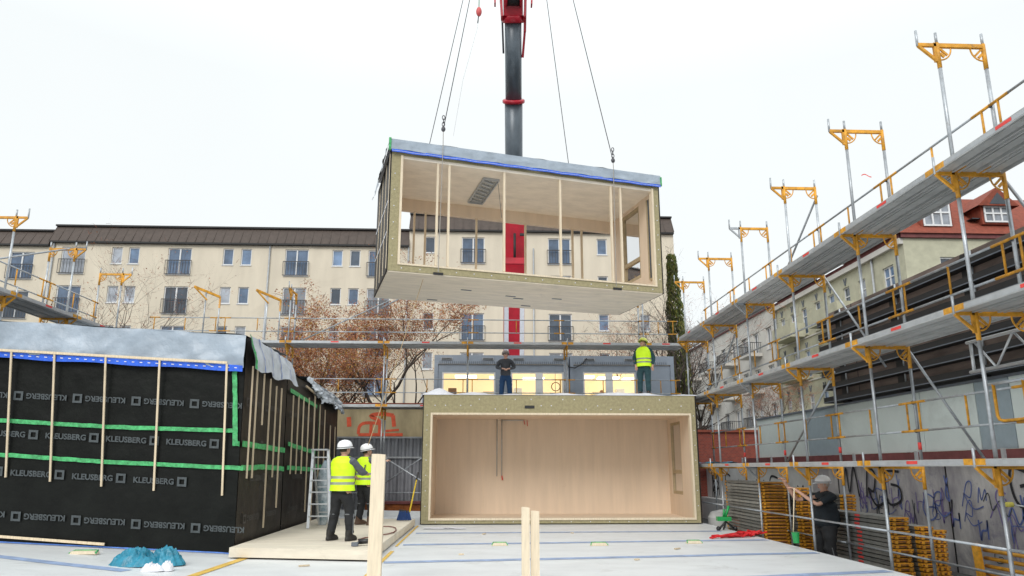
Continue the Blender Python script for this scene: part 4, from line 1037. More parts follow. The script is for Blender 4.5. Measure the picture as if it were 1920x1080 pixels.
def S_deck(root, fr, a0, a1, z, bracket=True, outer=True):
    q = MB(); boards = [(.0, .26)] if bracket else []
    boards += [(.31, .61), (.66, .96)] if outer else [(.31, .61)]
    for (o0, o1) in boards:
        def bx(oa, ob, za, zb_, m_, s0=a0 + .02, s1=a1 - .02):
            vs = [fr(o, a, zz) for zz in (za, zb_) for a in (s0, s1) for o in (oa, ob)]
            q.add(vs, [(0, 2, 3, 1), (4, 5, 7, 6), (0, 1, 5, 4), (2, 6, 7, 3), (0, 4, 6, 2), (1, 3, 7, 5)], m_)
        bx(o0, o1, z + .045, z + .06, galvd)
        bx(o0, o0 + .03, z - .03, z + .0445, galvd); bx(o1 - .03, o1, z - .03, z + .0445, galvd)
        mid = (o0 + o1) / 2; bx(mid - .07, mid + .07, z - .016, z + .0445, galvd); bx(o1 + .004, o1 + .03, z + .03, z + .044, blk) if o1 < .9 else None  # black filler strip added in the board gap to paint its shade
        for (s0, s1) in ((a0 + .02, a0 + .20), (a1 - .20, a1 - .02)): bx(o0 - .004, o0, z - .018, z + .062, yell, s0, s1)
    d = q.build('deck', root)
    q = MB(); c = (a0 + a1) / 2; o = boards[0][0]
    vs = [fr(o - .006, a, zz) for zz in (z + .0, z + .045) for a in (c - .13, c + .13)]; q.add(vs, [(0, 1, 3, 2)], redst); q.build('sticker', d)
    # fascia
    q = MB(); vs = [fr(oo, a, zz) for zz in (z - .014, z + .044) for a in (a0 + .2, a1 - .2) for oo in (o - .003, o)]
    q.add(vs, [(0, 2, 3, 1), (4, 5, 7, 6), (0, 1, 5, 4), (2, 6, 7, 3), (0, 4, 6, 2), (1, 3, 7, 5)], lgrey); q.build('edge_strip', d)
    return d
def S_rail(root, fr, a0, a1, z, o=.98, dbl=True):
    q = MB(); oo = o - .045
    q.tube([fr(oo, a0 - .03, z + 1.02), fr(oo, a1 + .03, z + 1.02)], .019, galv, 6)
    if dbl:
        q.tube([fr(oo, a0 - .03, z + .55), fr(oo, a1 + .03, z + .55)], .019, galv, 6)
        for a in (a0 + .16, (a0 + a1) / 2, a1 - .16): q.tube([fr(oo, a, z + .55), fr(oo, a, z + 1.02)], .017, yell, 6)
        for (s0, s1) in ((a0, a0 + .36), (a1 - .36, a1)):
            for zz in (z + .55, z + 1.02): q.tube([fr(oo, s0, zz), fr(oo, s1, zz)], .022, yell, 6)
    r = q.build('guardrail', root)
    q = MB()
    for a in (a0, a1):
        for zz in (z + .55, z + 1.02): q.ball(fr(o - .03, a, zz), .035, contl, 6, 4)
    q.build('coupler', r)
    return r
def S_brace(root, p, q_, r=.023):
    q = MB(); q.tube([p, q_], r, galv, 7); q.build('diagonal_brace', root)
def S_band(root, p):
    q = MB(); q.tube([Vector(p) + Vector((0, 0, -.06)), Vector(p) + Vector((0, 0, .06))], .029, redst, 8); q.build('red_band', root)

XR = 6.246; yR = [8.636 + 2.593 * i for i in range(-2, 6)]
sr = thing('scaffold', 'tall scaffold with yellow frames along the right side of the deck', 'scaffold', (XR + .6, 12, -.5), group='scaffolds around the building site')
def frR(i): return lambda o, a, z: (XR + o, yR[i] + a, z)
for i in range(8):
    for k, z in enumerate(LV):
        zb = (-.45 if k == 0 else LV[k - 1] + .0)
        S_frame(sr, frR(i), zb, z, k == 3, bracket=True, yellowbr=(i != 5), base=(k == 0))
        if k in (0, 1, 2) and i < 7: S_band(sr, (XR + .98, yR[i], z + .30))
for i in range(7):
    f_ = lambda o, a, z: (XR + o, a, z)
    for k, z in enumerate(LV[:3]):
        S_deck(sr, f_, yR[i], yR[i + 1], z, outer=(k > 0))  # lowest deck shaped without its outer board to let more light down
        S_rail(sr, f_, yR[i], yR[i + 1], z, dbl=True)
    # lowest rails
    q = MB(); q.tube([(XR + .29, yR[i], .55), (XR + .29, yR[i + 1], .55)], .019, galv, 6); q.build('guardrail', sr)
    q = MB(); q.tube([(XR + .93, yR[i], .1), (XR + .93, yR[i + 1], .1)], .019, galv, 6); q.build('guardrail', sr)
for (i, z0, z1) in ((4, 1.7, 3.5), (6, 3.7, 5.5), (4, 5.7, 7.4)):
    S_brace(sr, (XR + 1.02, yR[i], z1), (XR + 1.02, yR[i + 1], z0))
gx = XR + .90; g0_ = at(1862, 720, x=gx); g1_ = at(1918, 712, x=gx)
q = MB(); zb_ = g0_.z - .52; zt__ = g0_.z
q.tube([(gx, g0_.y, zt__), (gx, g0_.y, zb_ + .08), (gx, g0_.y - .03, zb_ + .02), (gx, g0_.y - .10, zb_), (gx, g1_.y + .10, zb_), (gx, g1_.y + .03, zb_ + .02), (gx, g1_.y, zb_ + .08), (gx, g1_.y, zt__)], .022, yell, 8)
q.tube([(gx, g0_.y + .1, zt__), (gx, g1_.y - .1, zt__)], .022, galv, 8); q.build('toggle_gate', sr)
for i, z0 in ((3, 1.65), (4, 3.7), (2, 3.65), (1, 5.4)):
    S_brace(sr, (XR + 1.0, yR[i] + .05, z0 + 1.9), (XR + 2.1, yR[i] - .05, z0 - .1))
# lattice girder on the right
gb = thing('lattice_girder', 'aluminium lattice girder clamped to the right scaffold', 'girder', (XR + 1.1, 7, 3.0))
ga = at(1812, 641, x=XR + 1.12); gbm = at(1960, 598, x=XR + 1.12)
ya, yb3 = ga.y, 5.0
q = MB(); zt_, zb_2 = ga.z - .02, ga.z - .47; X_ = XR + 1.12
q.tube([(X_, ya, zt_), (X_, yb3, zt_)], .026, alu, 8); q.tube([(X_, ya, zb_2), (X_, yb3, zb_2)], .026, alu, 8); q.build('chord', gb)
n = 6
for i in range(n):
    y = ya - .15 - (ya - yb3 - .3) * i / n; y2 = ya - .15 - (ya - yb3 - .3) * (i + 1) / n
    q = MB(); q.tube([(X_, y, zt_), (X_, (y + y2) / 2, zb_2)], .017, alu, 6); q.tube([(X_, (y + y2) / 2, zb_2), (X_, y2, zt_)], .017, alu, 6); q.build('lattice_bar', gb)
q = MB(); q.tube([(X_, ya - .08, zt_), (X_, ya - .08, zb_2)], .024, alu, 8); q.build('end_post', gb)
# back scaffold
YB = 22.85
sb = thing('scaffold', 'scaffold running across behind the modules from left to right', 'scaffold', (-1, YB + .5, -.5), group='scaffolds around the building site')
xB = [at(u, 640, y=YB + .3).x for u in (1207, 1062, 877, 722, 540)]
xB += [xB[-1] - 2.57, xB[-1] - 5.0]
def frB(x): return lambda o, a, z: (x + a, YB + o, z)
LB = [1.6, 3.55, 5.68, 7.6]
for j, x in enumerate(xB):
    for k, z in enumerate(LB):
        if k == 3 and j not in (0, 4): continue
        S_frame(sb, frB(x), -.45 if k == 0 else LB[k - 1], z, k == 3, base=(k == 0))
fB = lambda o, a, z: (a, YB + o, z)
xe = [6.9] + xB
for j in range(len(xe) - 1):
    a0, a1 = xe[j + 1], xe[j]
    S_deck(sb, fB, a0, a1, LB[2]); S_rail(sb, fB, a0, a1, LB[2], dbl=(j in (0, 2, 5, 6)))
    S_deck(sb, fB, a0, a1, LB[1]); S_rail(sb, fB, a0, a1, LB[1], dbl=True)
    if j not in (0, 2, 5, 6):
        q = MB(); q.tube([(a0, YB + .94, LB[2] + .55), (a1, YB + .94, LB[2] + .55)], .019, galv, 6); q.build('guardrail', sb)
    S_rail(sb, fB, a0, a1, -.3, dbl=False)
S_brace(sb, (xB[3] - .1, YB - .02, 6.9), (xB[3] + 2.3, YB - .02, 8.2)); S_brace(sb, (xB[4], YB + 1.02, 5.8), (xB[3], YB + 1.02, 7.4)); S_brace(sb, (xB[3], YB + 1.0, 1.0), (xB[2], YB + 1.0, 2.9)); S_brace(sb, (xB[3], YB + 1.0, 1.9), (xB[2], YB + 1.0, .2))
# doubled standards + angled frames that stick out above (left)
for j, (u, z0) in enumerate(((390, 7.5), (505, 7.4))):
    x = at(u, 515, y=YB + .4).x
    for dx in (0, .35):
        q = MB(); q.tube([(x + dx, YB + .4 + dx, 5.7), (x + dx, YB + .4 + dx, z0)], .026, galv, 8); q.build('frame', sb)
    q = MB(); q.bar((x - .3, YB + .1, z0 + .1), (x + .35, YB + .75, z0 - .1), .05, .08, yell); q.bar((x - .3, YB + .1, z0 + .1), (x + .05, YB + .4, z0 - .3), .04, .04, yell); q.bar((x + .35, YB + .75, z0 - .1), (x + .35, YB + .75, z0 - .5), .05, .05, yell); q.build('transom', sb)
# left scaffold
XLs = -11.25
slf = thing('scaffold', 'scaffold deck descending behind the black module at the far left', 'scaffold', (XLs - .6, 16, -.5), group='scaffolds around the building site')
yLs = [11.2, 13.75, 16.35, 18.85, 21.4]
for y in yLs:
    for k, z in enumerate(LV):
        if k < 1: continue
        fr = lambda o, a, zz: (XLs - o, y + a, zz)
        S_frame(slf, fr, -.45 if k == 1 else LV[k - 1], z, k == 3)
for i in range(4):
    fr = lambda o, a, zz: (XLs - o, a, zz)
    S_deck(slf, fr, yLs[i], yLs[i + 1], LV[2]); S_rail(slf, fr, yLs[i], yLs[i + 1], LV[2])
S_brace(slf, (XLs - .5, 14.2, 5.6), (XLs - .3, 18.6, 7.5)); 

# =================================================================== TREES
def tree(label, base, H, spread, seed, mbark, leaves=None, nleaf=0, trunk=.2, droop=0.0, lsz=.13, levels=5, tw=0):
    random.seed(seed)
    o = thing('bare_tree', label, 'tree', base)
    q = MB(); tips = []
    def br(p, d, L, r, lv):
        n = 4; pts = [p]; rs = [r]; c = p.copy()
        for i in range(n):
            d = (d + Vector((random.uniform(-.2, .2), random.uniform(-.2, .2), random.uniform(-.12, .16) - droop * .1)) * (1 if lv else .3)).normalized()
            c = c + d * L / n; pts.append(c.copy()); rs.append(r * (1 - .45 * (i + 1) / n))
            if lv >= 2: tips.append((c.copy(), lv))
        q.tube(pts, rs, mbark, 7 if lv < 2 else (4 if lv < 4 else 3), lv < 2)
        if lv >= levels: return
        k = (5 if lv == 0 else 4 if lv < 3 else 3)
        for i in range(k):
            t = random.uniform(.35, 1.0) if i < k - 1 else 1.0
            ix = min(n, max(1, int(t * n + .5)))
            az = random.uniform(0, 2 * pi); sp = spread * random.uniform(.6, 1.1)
            nd = (d * (1 - .35 * sp) + Vector((cos(az), sin(az), random.uniform(.0, .5))) * sp).normalized()
            br(pts[ix], nd, L * random.uniform(.58, .80), rs[ix] * .62, lv + 1)
    br(Vector(base), Vector((0, 0, 1)), H * .36, trunk, 0)
    q.build('trunk', o)
    if tw:
        tq = MB(); tp = [t for t in tips if t[1] >= 3]
        for i in range(tw):
            c, _ = random.choice(tp); d = Vector((random.uniform(-1, 1), random.uniform(-1, 1), random.uniform(-.5, .9))).normalized(); L2 = random.uniform(.25, .6)
            a = c + d * L2 * .5 + Vector((0, 0, random.uniform(-.06, .02))); b = c + d * L2 + Vector((0, 0, random.uniform(-.2, .05)))
            sd2 = d.orthogonal().normalized() * .008
            tq.add([c - sd2, c + sd2, a + sd2 * .8, a - sd2 * .8, b], [(0, 1, 2, 3), (3, 2, 4)], twigm if leaves else bark)
        tq.build('twigs', o)['kind'] = 'stuff'
    if leaves:
        lf = MB(); tp = [t for t in tips if t[1] >= 3]
        for i in range(nleaf):
            c, _ = random.choice(tp); c = c + Vector((random.gauss(0, .16), random.gauss(0, .16), random.gauss(0, .14)))
            a = Vector((random.uniform(-1, 1), random.uniform(-1, 1), random.uniform(-1, 1))).normalized(); b = a.orthogonal().normalized(); s_ = lsz * random.uniform(.5, 1.1)
            m_ = random.choice(leaves)
            lf.add([c - a * s_ * .5, c + b * s_ * .3, c + a * s_ * .5, c - b * s_ * .3], [(0, 1, 2, 3)], m_)
        lf.build('crown', o)
    return o
tb = at(716, 720, y=33); tree('broad bare tree with rust brown leaves left of the containers', (tb.x, 33, -.5), 13.0, .85, 4, bark, [leafb, leafb, leafb, leafy], 24000, .26, lsz=.10, tw=4500)
tb = at(600, 700, y=31); tree('smaller tree with orange leaves behind the scaffold joint', (tb.x, 31, -.5), 10.0, .8, 12, bark, [leafb, leafy, leafb], 11000, .17, lsz=.10, tw=3000)
tb = at(228, 610, y=36); tree('thin bare tree rising behind the left black module', (tb.x, 36, -.5), 14.0, .55, 21, barkw, [leafb], 250, .15, lsz=.1, tw=600)
tb = at(1232, 660, y=30); tree('dark leafless tree beside the narrow evergreen', (tb.x, 30, -.5), 10.6, .66, 33, bark, None, 0, .30, tw=1600)
tb = at(1300, 640, y=40); tree('distant bare tree between the block and the town houses', (tb.x, 40, -.5), 13, .7, 41, bark, [leafb], 200, .18, tw=1500)
tb = at(1215, 640, y=36); tree('bare tree with few reddish leaves in front of the block corner', (tb.x, 36, -.5), 12, .6, 47, barkw, [leafb], 1800, .16, lsz=.09, tw=700)
tb = at(1450, 700, y=44); tree('grey bare tree in front of the pale town house', (tb.x, 44, -.5), 9, .7, 51, barkw, [leafb], 200, .16, tw=1200)
tb = at(1755, 560, y=36.5); tree('slim leafless street tree before the yellow town house', (tb.x, 35.5, -.5), 13.5, .5, 63, barkw, None, 0, .13, tw=500)
# narrow evergreen
xe_ = at(1274, 600, y=31).x; o = thing('evergreen_column', 'narrow tall evergreen with yellow green foliage at the block corner', 'tree', (xe_, 31, -.5))
q = MB(); q.tube([(xe_, 31, -.5), (xe_, 31, 9)], [.14, .05], bark, 6); q.build('trunk', o)
random.seed(8); lf = MB(); ztop = at(1265, 480, y=31).z
for i in range(7000):
    z = random.uniform(-.3, ztop); t = z / ztop; R = (.62 - .40 * t ** 2) * (1 + .25 * fbm((z * 1.3, 0, 1), 1)) * sqrt(random.uniform(.2, 1)); az = random.uniform(0, 2 * pi)
    c = Vector((xe_ + R * cos(az) - .25 * t, 31 + R * sin(az), z)); a = Vector((random.uniform(-.6, .6), random.uniform(-.6, .6), 1)).normalized(); b = a.orthogonal().normalized(); s_ = random.uniform(.06, .14)
    lf.add([c - a * s_, c + b * s_ * .5, c + a * s_, c - b * s_ * .5], [(0, 1, 2, 3)], random.choice([leafg, leafg, leafgy]))
lf.build('crown', o)

# =================================================================== PEOPLE
def person(loc, rz, label, arms, legs=((-.13, .0), (.13, .02)), top=cgrey, leg=cdark, vest=False, hat=hatw, bt=boot, scale=1.0, sleeve=True, headturn=(0, 0), lean=0.0, hair=hairm, details=None, wide=1.18, belly=0.0):
    o = thing('person', label, 'person', loc, (0, 0, rz), group=None, local=True)
    o.scale = (scale * wide, scale * wide, scale)
    def L(p): return (p[0], p[1] + lean * max(0, p[2] - .9), p[2])
    # body (skin)
    V = [(0, 0, .98), (0, 0, 1.18), (0, 0, 1.36), (0, .0, 1.47), (0, .01, 1.54), (0, .02, 1.60)]; R = [.085, .09, .11, .09, .052, .052]
    Eg = [(0, 1), (1, 2), (2, 3), (3, 4), (4, 5)]
    for s_, (el, wr) in zip((-1, 1), arms):
        i = len(V); V += [(s_ * .17, 0, 1.44), el, wr]; R += [.062, .042, .028]; Eg += [(3, i), (i, i + 1), (i + 1, i + 2)]
        w_ = Vector(wr); d = (w_ - Vector(el)).normalized(); sd_ = d.cross(Vector((0, 0, 1))); sd_ = sd_.normalized() if sd_.length > .1 else Vector((1, 0, 0)); up_ = sd_.cross(d)
        j = len(V); V.append(tuple(w_ + d * .07)); R.append(.03); Eg.append((i + 2, j))
        for k, fl_ in ((-1.5, .06), (-.5, .078), (.5, .072), (1.5, .055)):
            b = len(V); p1 = w_ + d * .10 + sd_ * k * .019; p2 = p1 + d * fl_ * .6 - up_ * .02; p3 = p2 + d * fl_ * .3 - up_ * .035
            V += [tuple(p1), tuple(p2), tuple(p3)]; R += [.0105, .0095, .008]; Eg += [(j, b), (b, b + 1), (b + 1, b + 2)]
        b = len(V); p1 = w_ + d * .05 - sd_ * s_ * .035 - up_ * .008; p2 = p1 + d * .035 - sd_ * s_ * .022 - up_ * .02
        V += [tuple(p1), tuple(p2)]; R += [.013, .010]; Eg += [(j, b), (b, b + 1)]
    for s_, (fx, fy) in zip((-1, 1), legs):
        i = len(V); V += [(s_ * .09, 0, .90), ((s_ * .10 + fx) / 2, fy * .6 + .03, .50), (fx, fy, .12), (fx, fy + .12, .05)]; R += [.080, .048, .030, .030]; Eg += [(0, i), (i, i + 1), (i + 1, i + 2), (i + 2, i + 3)]
    V = [L(p) for p in V]
    vs, fs = skin_geo(V, Eg, R)
    q = MB(); q.add(vs, fs, skinm, True)
    hx, hy = headturn
    HM = Matrix.Translation(L((0, .025, 1.655))) @ Matrix.Rotation(hx, 4, 'Z') @ Matrix.Rotation(hy, 4, 'X') @ Matrix.Diagonal((1.04 / wide, 1.04 / wide, 1.02, 1))
    hb = MB()
    def face(p):
        p = p.copy()
        if p.y > .2: p.y *= (1 - .10 * abs(p.z))
        if p.z < -.2: p.x *= 1 + p.z * .28
        if p.y > .80 and -.25 < p.z < .15: p.y += .16 * (1 - abs(p.x) * 4) if abs(p.x) < .25 else 0
        return p
    hb.ball((0, 0, 0), (.078, .098, .120), skinm, 18, 14, face)
    for s_ in (-1, 1):
        hb.ball((s_ * .079, -.005, -.005), (.012, .022, .032), skinm, 8, 6)
        hb.ball((s_ * .030, .088, .012), (.013, .010, .008), whitep, 8, 6); hb.ball((s_ * .030, .096, .012), (.006, .005, .006), blk, 6, 4)
    hb.ball((0, .094, -.052), (.024, .008, .007), gred, 8, 4)
    hb.xform(lambda p: HM @ p); q.v_off = 0
    o_ = len(q.v)
    for m_ in hb.mats: q.mi(m_)
    q.v += hb.v
    for f, mi_, s2 in zip(hb.f, hb.m, hb.sm): q.f.append(tuple(i + o_ for i in f)); q.m.append(q.mats.index(hb.mats[mi_])); q.sm.append(s2)
    q.build('body', o)
    if hair:
        h = MB(); h.ball((0, -.012, .012), (.084, .100, .118), hair, 14, 10, lambda p: Vector((p.x, min(p.y, .35), max(p.z, -.35)))); h.xform(lambda p: HM @ p); h.build('hair', o)
    if hat:
        h = MB(); prof = [(.128, .0), (.130, .035), (.118, .085), (.090, .122), (.045, .143), (.0, .148)]
        n = 20; vs = []
        for r, z in prof: vs += [(r * cos(2 * pi * k / n), 1.13 * r * sin(2 * pi * k / n), z + .042) for k in range(n)]
        h.add(vs, [(j * n + k, j * n + (k + 1) % n, (j + 1) * n + (k + 1) % n, (j + 1) * n + k) for j in range(5) for k in range(n)], hat, True)
        vs = []
        for r, z in ((1.0, .042), (1.12, .034)):
            for k in range(n):
                a = 2 * pi * k / n; e = .045 * max(0, sin(a)) ** 2 if r > 1 else 0
                vs.append((.129 * r * cos(a), (.146 * r + e) * sin(a), z - e * .25))
        h.add(vs, [(k, (k + 1) % n, n + (k + 1) % n, n + k) for k in range(n)], hat, True)
        h.tube([(0, -.14, .075), (0, -.09, .15), (0, 0, .185), (0, .09, .155), (0, .13, .08)], .010, hat, 5)
        h.xform(lambda p: HM @ p); hh = h.build('helmet', o)
        keep_local(hh)
        h = MB(); h.tube([(.131 * cos(a * pi / 10), .148 * sin(a * pi / 10), .055) for a in range(21)], .006, blackp, 5); h.xform(lambda p: HM @ p); h.build('helmet_band', hh)
    sdv = loc[0] * 3.7
    def wrk(p): n_ = noise.noise(Vector((p.x * 7 + sdv, p.y * 7, p.z * 15))) * .022; return Vector((p.x * (1 + n_ * 3 * (abs(p.x) < .3)), p.y + n_, p.z))
    # jacket
    V = [(0, 0, .82 - belly), (0, 0, 1.02), (0, 0, 1.20), (0, 0, 1.37), (0, 0, 1.46), (0, .005, 1.555)]; R = [.150 + belly, .150 + belly, .142 + belly * .7, .150, .118, .074]
    Eg = [(0, 1), (1, 2), (2, 3), (3, 4), (4, 5)]
    for s_, (el, wr) in zip((-1, 1), arms):
        i = len(V); e = Vector(el); w_ = Vector(wr)
        V += [(s_ * .185, 0, 1.43), tuple(e)]; R += [.082, .060]; Eg += [(4, i), (i, i + 1)]
        if sleeve: V.append(tuple(w_ - (w_ - e) * .05)); R.append(.043); Eg.append((i + 1, i + 2))
        else: V[-1] = tuple(Vector((s_ * .185, 0, 1.43)).lerp(e, .85))
    vs, fs = skin_geo([L(p) for p in V], Eg, R, 2); q = MB(); q.add(vs, fs, top, True); q.xform(wrk)
    q.xform(lambda p: Vector((p.x * (1.12 if abs(p.x) < .16 and p.z < 1.45 else 1), p.y, p.z))); q.build('jacket', o)
    # trousers
    V = [(0, 0, .97), (0, 0, .90)]; R = [.142, .135]; Eg = [(0, 1)]
    for s_, (fx, fy) in zip((-1, 1), legs):
        i = len(V); kx_ = (s_ * .10 + fx) / 2; ky_ = fy * .6 + .03; V += [(s_ * .095, 0, .82), (kx_, ky_, .50), (kx_ + (fx - kx_) * .6, ky_ + (fy - ky_) * .6, .27), (fx, fy - .005, .085)]; R += [.108, .082, .074, .070]; Eg += [(1, i), (i, i + 1), (i + 1, i + 2), (i + 2, i + 3)]
    vs, fs = skin_geo([L(p) for p in V], Eg, R, 2); q = MB(); q.add(vs, fs, leg, True); q.xform(wrk); tr = q.build('trousers', o); keep_local(tr)
    q = MB()
    for s_, (fx, fy) in zip((-1, 1), legs):
        q.tube([(fx + s_ * .068, fy - .01, .12), ((s_ * .10 + fx) / 2 + s_ * .076, fy * .6 + .03, .48)], .007, piping, 4)
        q.ball(((s_ * .10 + fx) / 2, fy * .6 - .045, .47), (.06, .01, .012), piping, 8, 4)
    q.build('piping', tr)
    for s_, (fx, fy) in zip((-1, 1), legs):
        q = MB(); q.loft([(fx, fy + .045, .0, .056, .145), (fx, fy + .045, .03, .058, .147), (fx, fy + .035, .07, .052, .125), (fx, fy - .01, .11, .050, .075), (fx, fy - .015, .19, .055, .062)], bt, 14); q.build('boot', o)
    if vest:
        q = MB(); zs = [.90, 1.01, 1.06, 1.12, 1.17, 1.30, 1.41, 1.485, 1.535]
        zs2 = []
        rx = [.212, .200, .197, .196, .196, .208, .212, .185, .105]; ry = [.188, .178, .176, .174, .172, .180, .174, .148, .100]
        mm = [hiviz, reflect, hiviz, reflect, hiviz, hiviz, hiviz, hiviz]
        q.loft([(0, lean * max(0, z - .9) , z, a, b) for z, a, b in zip(zs, rx, ry)], hiviz, 40, False, mm); q.xform(lambda p: Vector((p.x * (1 + .05 * noise.noise(Vector((p.x * 9 + sdv, p.y * 9, p.z * 11)))), p.y * (1 + .07 * noise.noise(Vector((p.x * 9 + sdv, p.y * 9, p.z * 11)))), p.z)))
        q.build('vest', o)
    return o
wz = .2
p = at(637, 1013, z=wz); person((p.x, p.y, wz), -.45, 'worker in hi vis vest and white helmet standing nearer of two by the ladder', [((-.26, .14, 1.20), (-.12, .36, 1.16)), ((.26, .18, 1.22), (.14, .42, 1.22))], ((-.17, -.02), (.15, .04)), cgrey, cdark, True, hatw, scale=1.02, headturn=(-.25, .12))
p = at(685, 980, z=wz); person((p.x + .05, p.y - .6, wz), -.75, 'worker in hi vis vest holding a rope, farther of two by the ladder', [((-.24, .16, 1.22), (-.08, .36, 1.18)), ((.24, .22, 1.30), (.12, .42, 1.42))], ((-.14, .0), (.15, .06)), cgrey, cdark, True, hatw, bootb, scale=1.05, headturn=(-.35, .25))
zr_ = 3.62
p = at(948, 700, y=22.2); person((p.x, 22.2, zr_ + .04), pi, 'man in dark sweater and blue trousers standing on the module roof', [((-.27, .02, 1.20), (-.09, .26, 1.13)), ((.27, .02, 1.20), (.09, .26, 1.13))], ((-.13, 0), (.13, 0)), cdgrey, cnavy, False, hatd, scale=.91)
p = at(1208, 700, y=20.9); person((p.x, 20.9, zr_ + .12), pi - .45, 'man in hi vis vest and yellow helmet standing on the right end of the roof', [((-.26, -.05, 1.18), (-.24, .02, .93)), ((.26, .02, 1.18), (.20, .10, .95))], ((-.10, 0), (.12, .0)), cteal, cteal, True, haty, scale=.98, headturn=(-.4, .25))
p = at(1550, 1000, y=14.2); person((p.x + .02, 14.2, -.5), pi / 2 - .1, 'stout worker in black jacket and white helmet reaching up inside the right scaffold', [((-.30, .22, 1.28), (-.18, .42, 1.52)), ((.27, .30, 1.34), (.12, .50, 1.68))], ((-.14, 0), (.14, .05)), cblack, cdark, False, hatw, scale=1.03, sleeve=False, wide=1.42, belly=.04, hair=mat('grey_hair', (.5, .42, .36), .9), lean=-.03)
p = at(1128, 735, y=27.2); person((p.x, 27.2, p.z - 1.62), pi, 'person in orange jacket inside the lit container', [((-.26, .05, 1.18), (-.2, .25, 1.1)), ((.26, .05, 1.18), (.2, .25, 1.1))], ((-.1, 0), (.1, 0)), orange, cdark, False, None, scale=.95)

# =================================================================== SMALL THINGS
# timber platform (CLT floor panel)
pf = MB()
A = [(-4.42, 12.62), (-1.86, 12.12), (-1.86, 19.3), (-4.55, 19.6)]
pf.prism([(x, y, .03) for x, y in A], (0, 0, .16), cltdeck)
pf.build('timber_floor_panel', origin=(-3.1, 15, 0), **T('thick pale timber floor panel lying between the black module and the open module', 'floor panel'))
q = MB(); q.quad((-4.3, 12.66, .006), (-1.95, 12.2, .006), (-1.95, 12.3, .006), (-4.3, 12.8, .006), blk)  # flat black strip in the gap below the panel's front edge
q.build('black_strip', origin=(-3, 12.5, 0), **T('black strip under the front edge of the timber floor panel', 'strip'))
# yellow and green tape at panel edge
# posts
def post(u0, u1, vt, y, lab, foot, depth=.06):
    a = at(u0, vt, y=y); b = at(u1, vt, y=y); q = MB(); g_ = thing('timber_post', lab, 'post', ((a.x + b.x) / 2, y, 0), group='timber posts standing on the deck')
    pts = [(a.x, y, .02), (b.x, y, .02), (b.x, y, a.z - .008), ((a.x + b.x) / 2, y, a.z), (a.x, y, a.z)]
    q.prism(pts, (0, depth, 0), lumberw); q.build('board', g_)
    f = MB(); f.prism([(a.x - foot[0], y - .03, .004), (b.x + foot[1], y - .03, .004), (b.x + foot[1], y - .03, .04), (a.x - foot[0] * .8, y - .03, .05)], (0, .028, 0), lumber); f.build('foot_board', g_)
post(697, 722, 851, 9.55, 'wide tall timber post standing alone in the foreground', (.5, 0), .1)
post(978, 993, 951, 9.55, 'narrow timber post, taller left one of the foreground pair', (.1, 0))
post(995, 1011, 958, 9.60, 'narrow timber post, shorter right one of the foreground pair', (0, .18))
# step ladder
lx = at(597, 990, z=wz); lad = thing('step_ladder', 'aluminium step ladder standing beside the wrapped modules', 'ladder', (lx.x, lx.y, wz))
yl = lx.y - .1; Hs = 1.75
q = MB()
a0 = at(577, 990, y=yl).x; a1 = at(617, 990, y=yl).x; t0 = at(586, 848, y=yl + .3).x; t1 = at(614, 848, y=yl + .3).x
for a, t in ((a0, t0), (a1, t1)): q.bar((a, yl, wz), (t, yl + .35, wz + Hs), .06, .03, alu)
q.build('front_rail', lad)
for i in range(1, 7):
    f_ = i / 6.6; q = MB(); q.bar((a0 + (t0 - a0) * f_, yl + .35 * f_, wz + Hs * f_), (a1 + (t1 - a1) * f_, yl + .35 * f_, wz + Hs * f_), .08, .03, alu); q.build('step', lad)
q = MB()
for a, t in ((a0, t0), (a1, t1)): q.bar((a + .02, yl + 1.0, wz), (t, yl + .37, wz + Hs), .04, .025, alu)
for z in (.3, .9): f_ = z / Hs; q.bar((a0, yl + 1.0 - .63 * f_, wz + z), (a1, yl + 1.0 - .63 * f_, wz + z), .03, .03, alu)
q.build('rear_frame', lad)
q = MB(); q.box(min(t0, t1) - .02, max(t0, t1) + .02, yl + .22, yl + .50, wz + Hs, wz + Hs + .035, alu); q.build('top_platform', lad)
# bag beside ladder
q = MB(); bx_ = (a0 + a1) / 2 - .16
q.ball((bx_, yl + 1.1, wz + .72), (.20, .18, .80), mat('pale_blue_foil', (.25, .52, .66), .35, amt=.6, scale=5, bump=.8, bscale=9, col2=(.7, .75, .8)), 16, 14, lambda p: Vector((p.x * (1 + .15 * noise.noise(p * 3)), p.y, p.z)) * (1 + .12 * noise.noise(p * 4)))
q.build('film_roll', origin=(bx_, yl + 1.1, wz), **T('upright roll of pale blue film behind the step ladder', 'roll'))
# broom
b0 = at(775, 972, z=wz); b1 = at(788, 880, y=19.2)
br_ = thing('broom', 'broom with yellow handle leaning on the open module', 'broom', b0)
q = MB(); bt_ = at(784, 886, y=19.4); hd0 = at(768, 960, y=18.6); q.tube([hd0, hd0.lerp(bt_, .8)], .02, mat('yellow_handle', (.70, .48, .02), .5), 8); q.build('handle', br_)
q = MB(); q.tube([hd0.lerp(bt_, .8), bt_], .024, blackp, 8); q.build('grip', br_)
q = MB(); c = at(757, 966, y=18.6); random.seed(4)
q.bar((c.x - .12, c.y, wz + .26), (c.x + .13, c.y, wz + .22), .06, .05, blackp)
for i in range(160):
    t = random.random(); x = c.x - .12 + .25 * t; yy = c.y + random.uniform(-.03, .03)
    q.bar((x, yy, wz + .24), (x + (t - .5) * .10 + random.uniform(-.02, .02), yy + random.uniform(-.05, .05), wz + .01), .012, .012, bluebr)
q.build('bristles', br_)
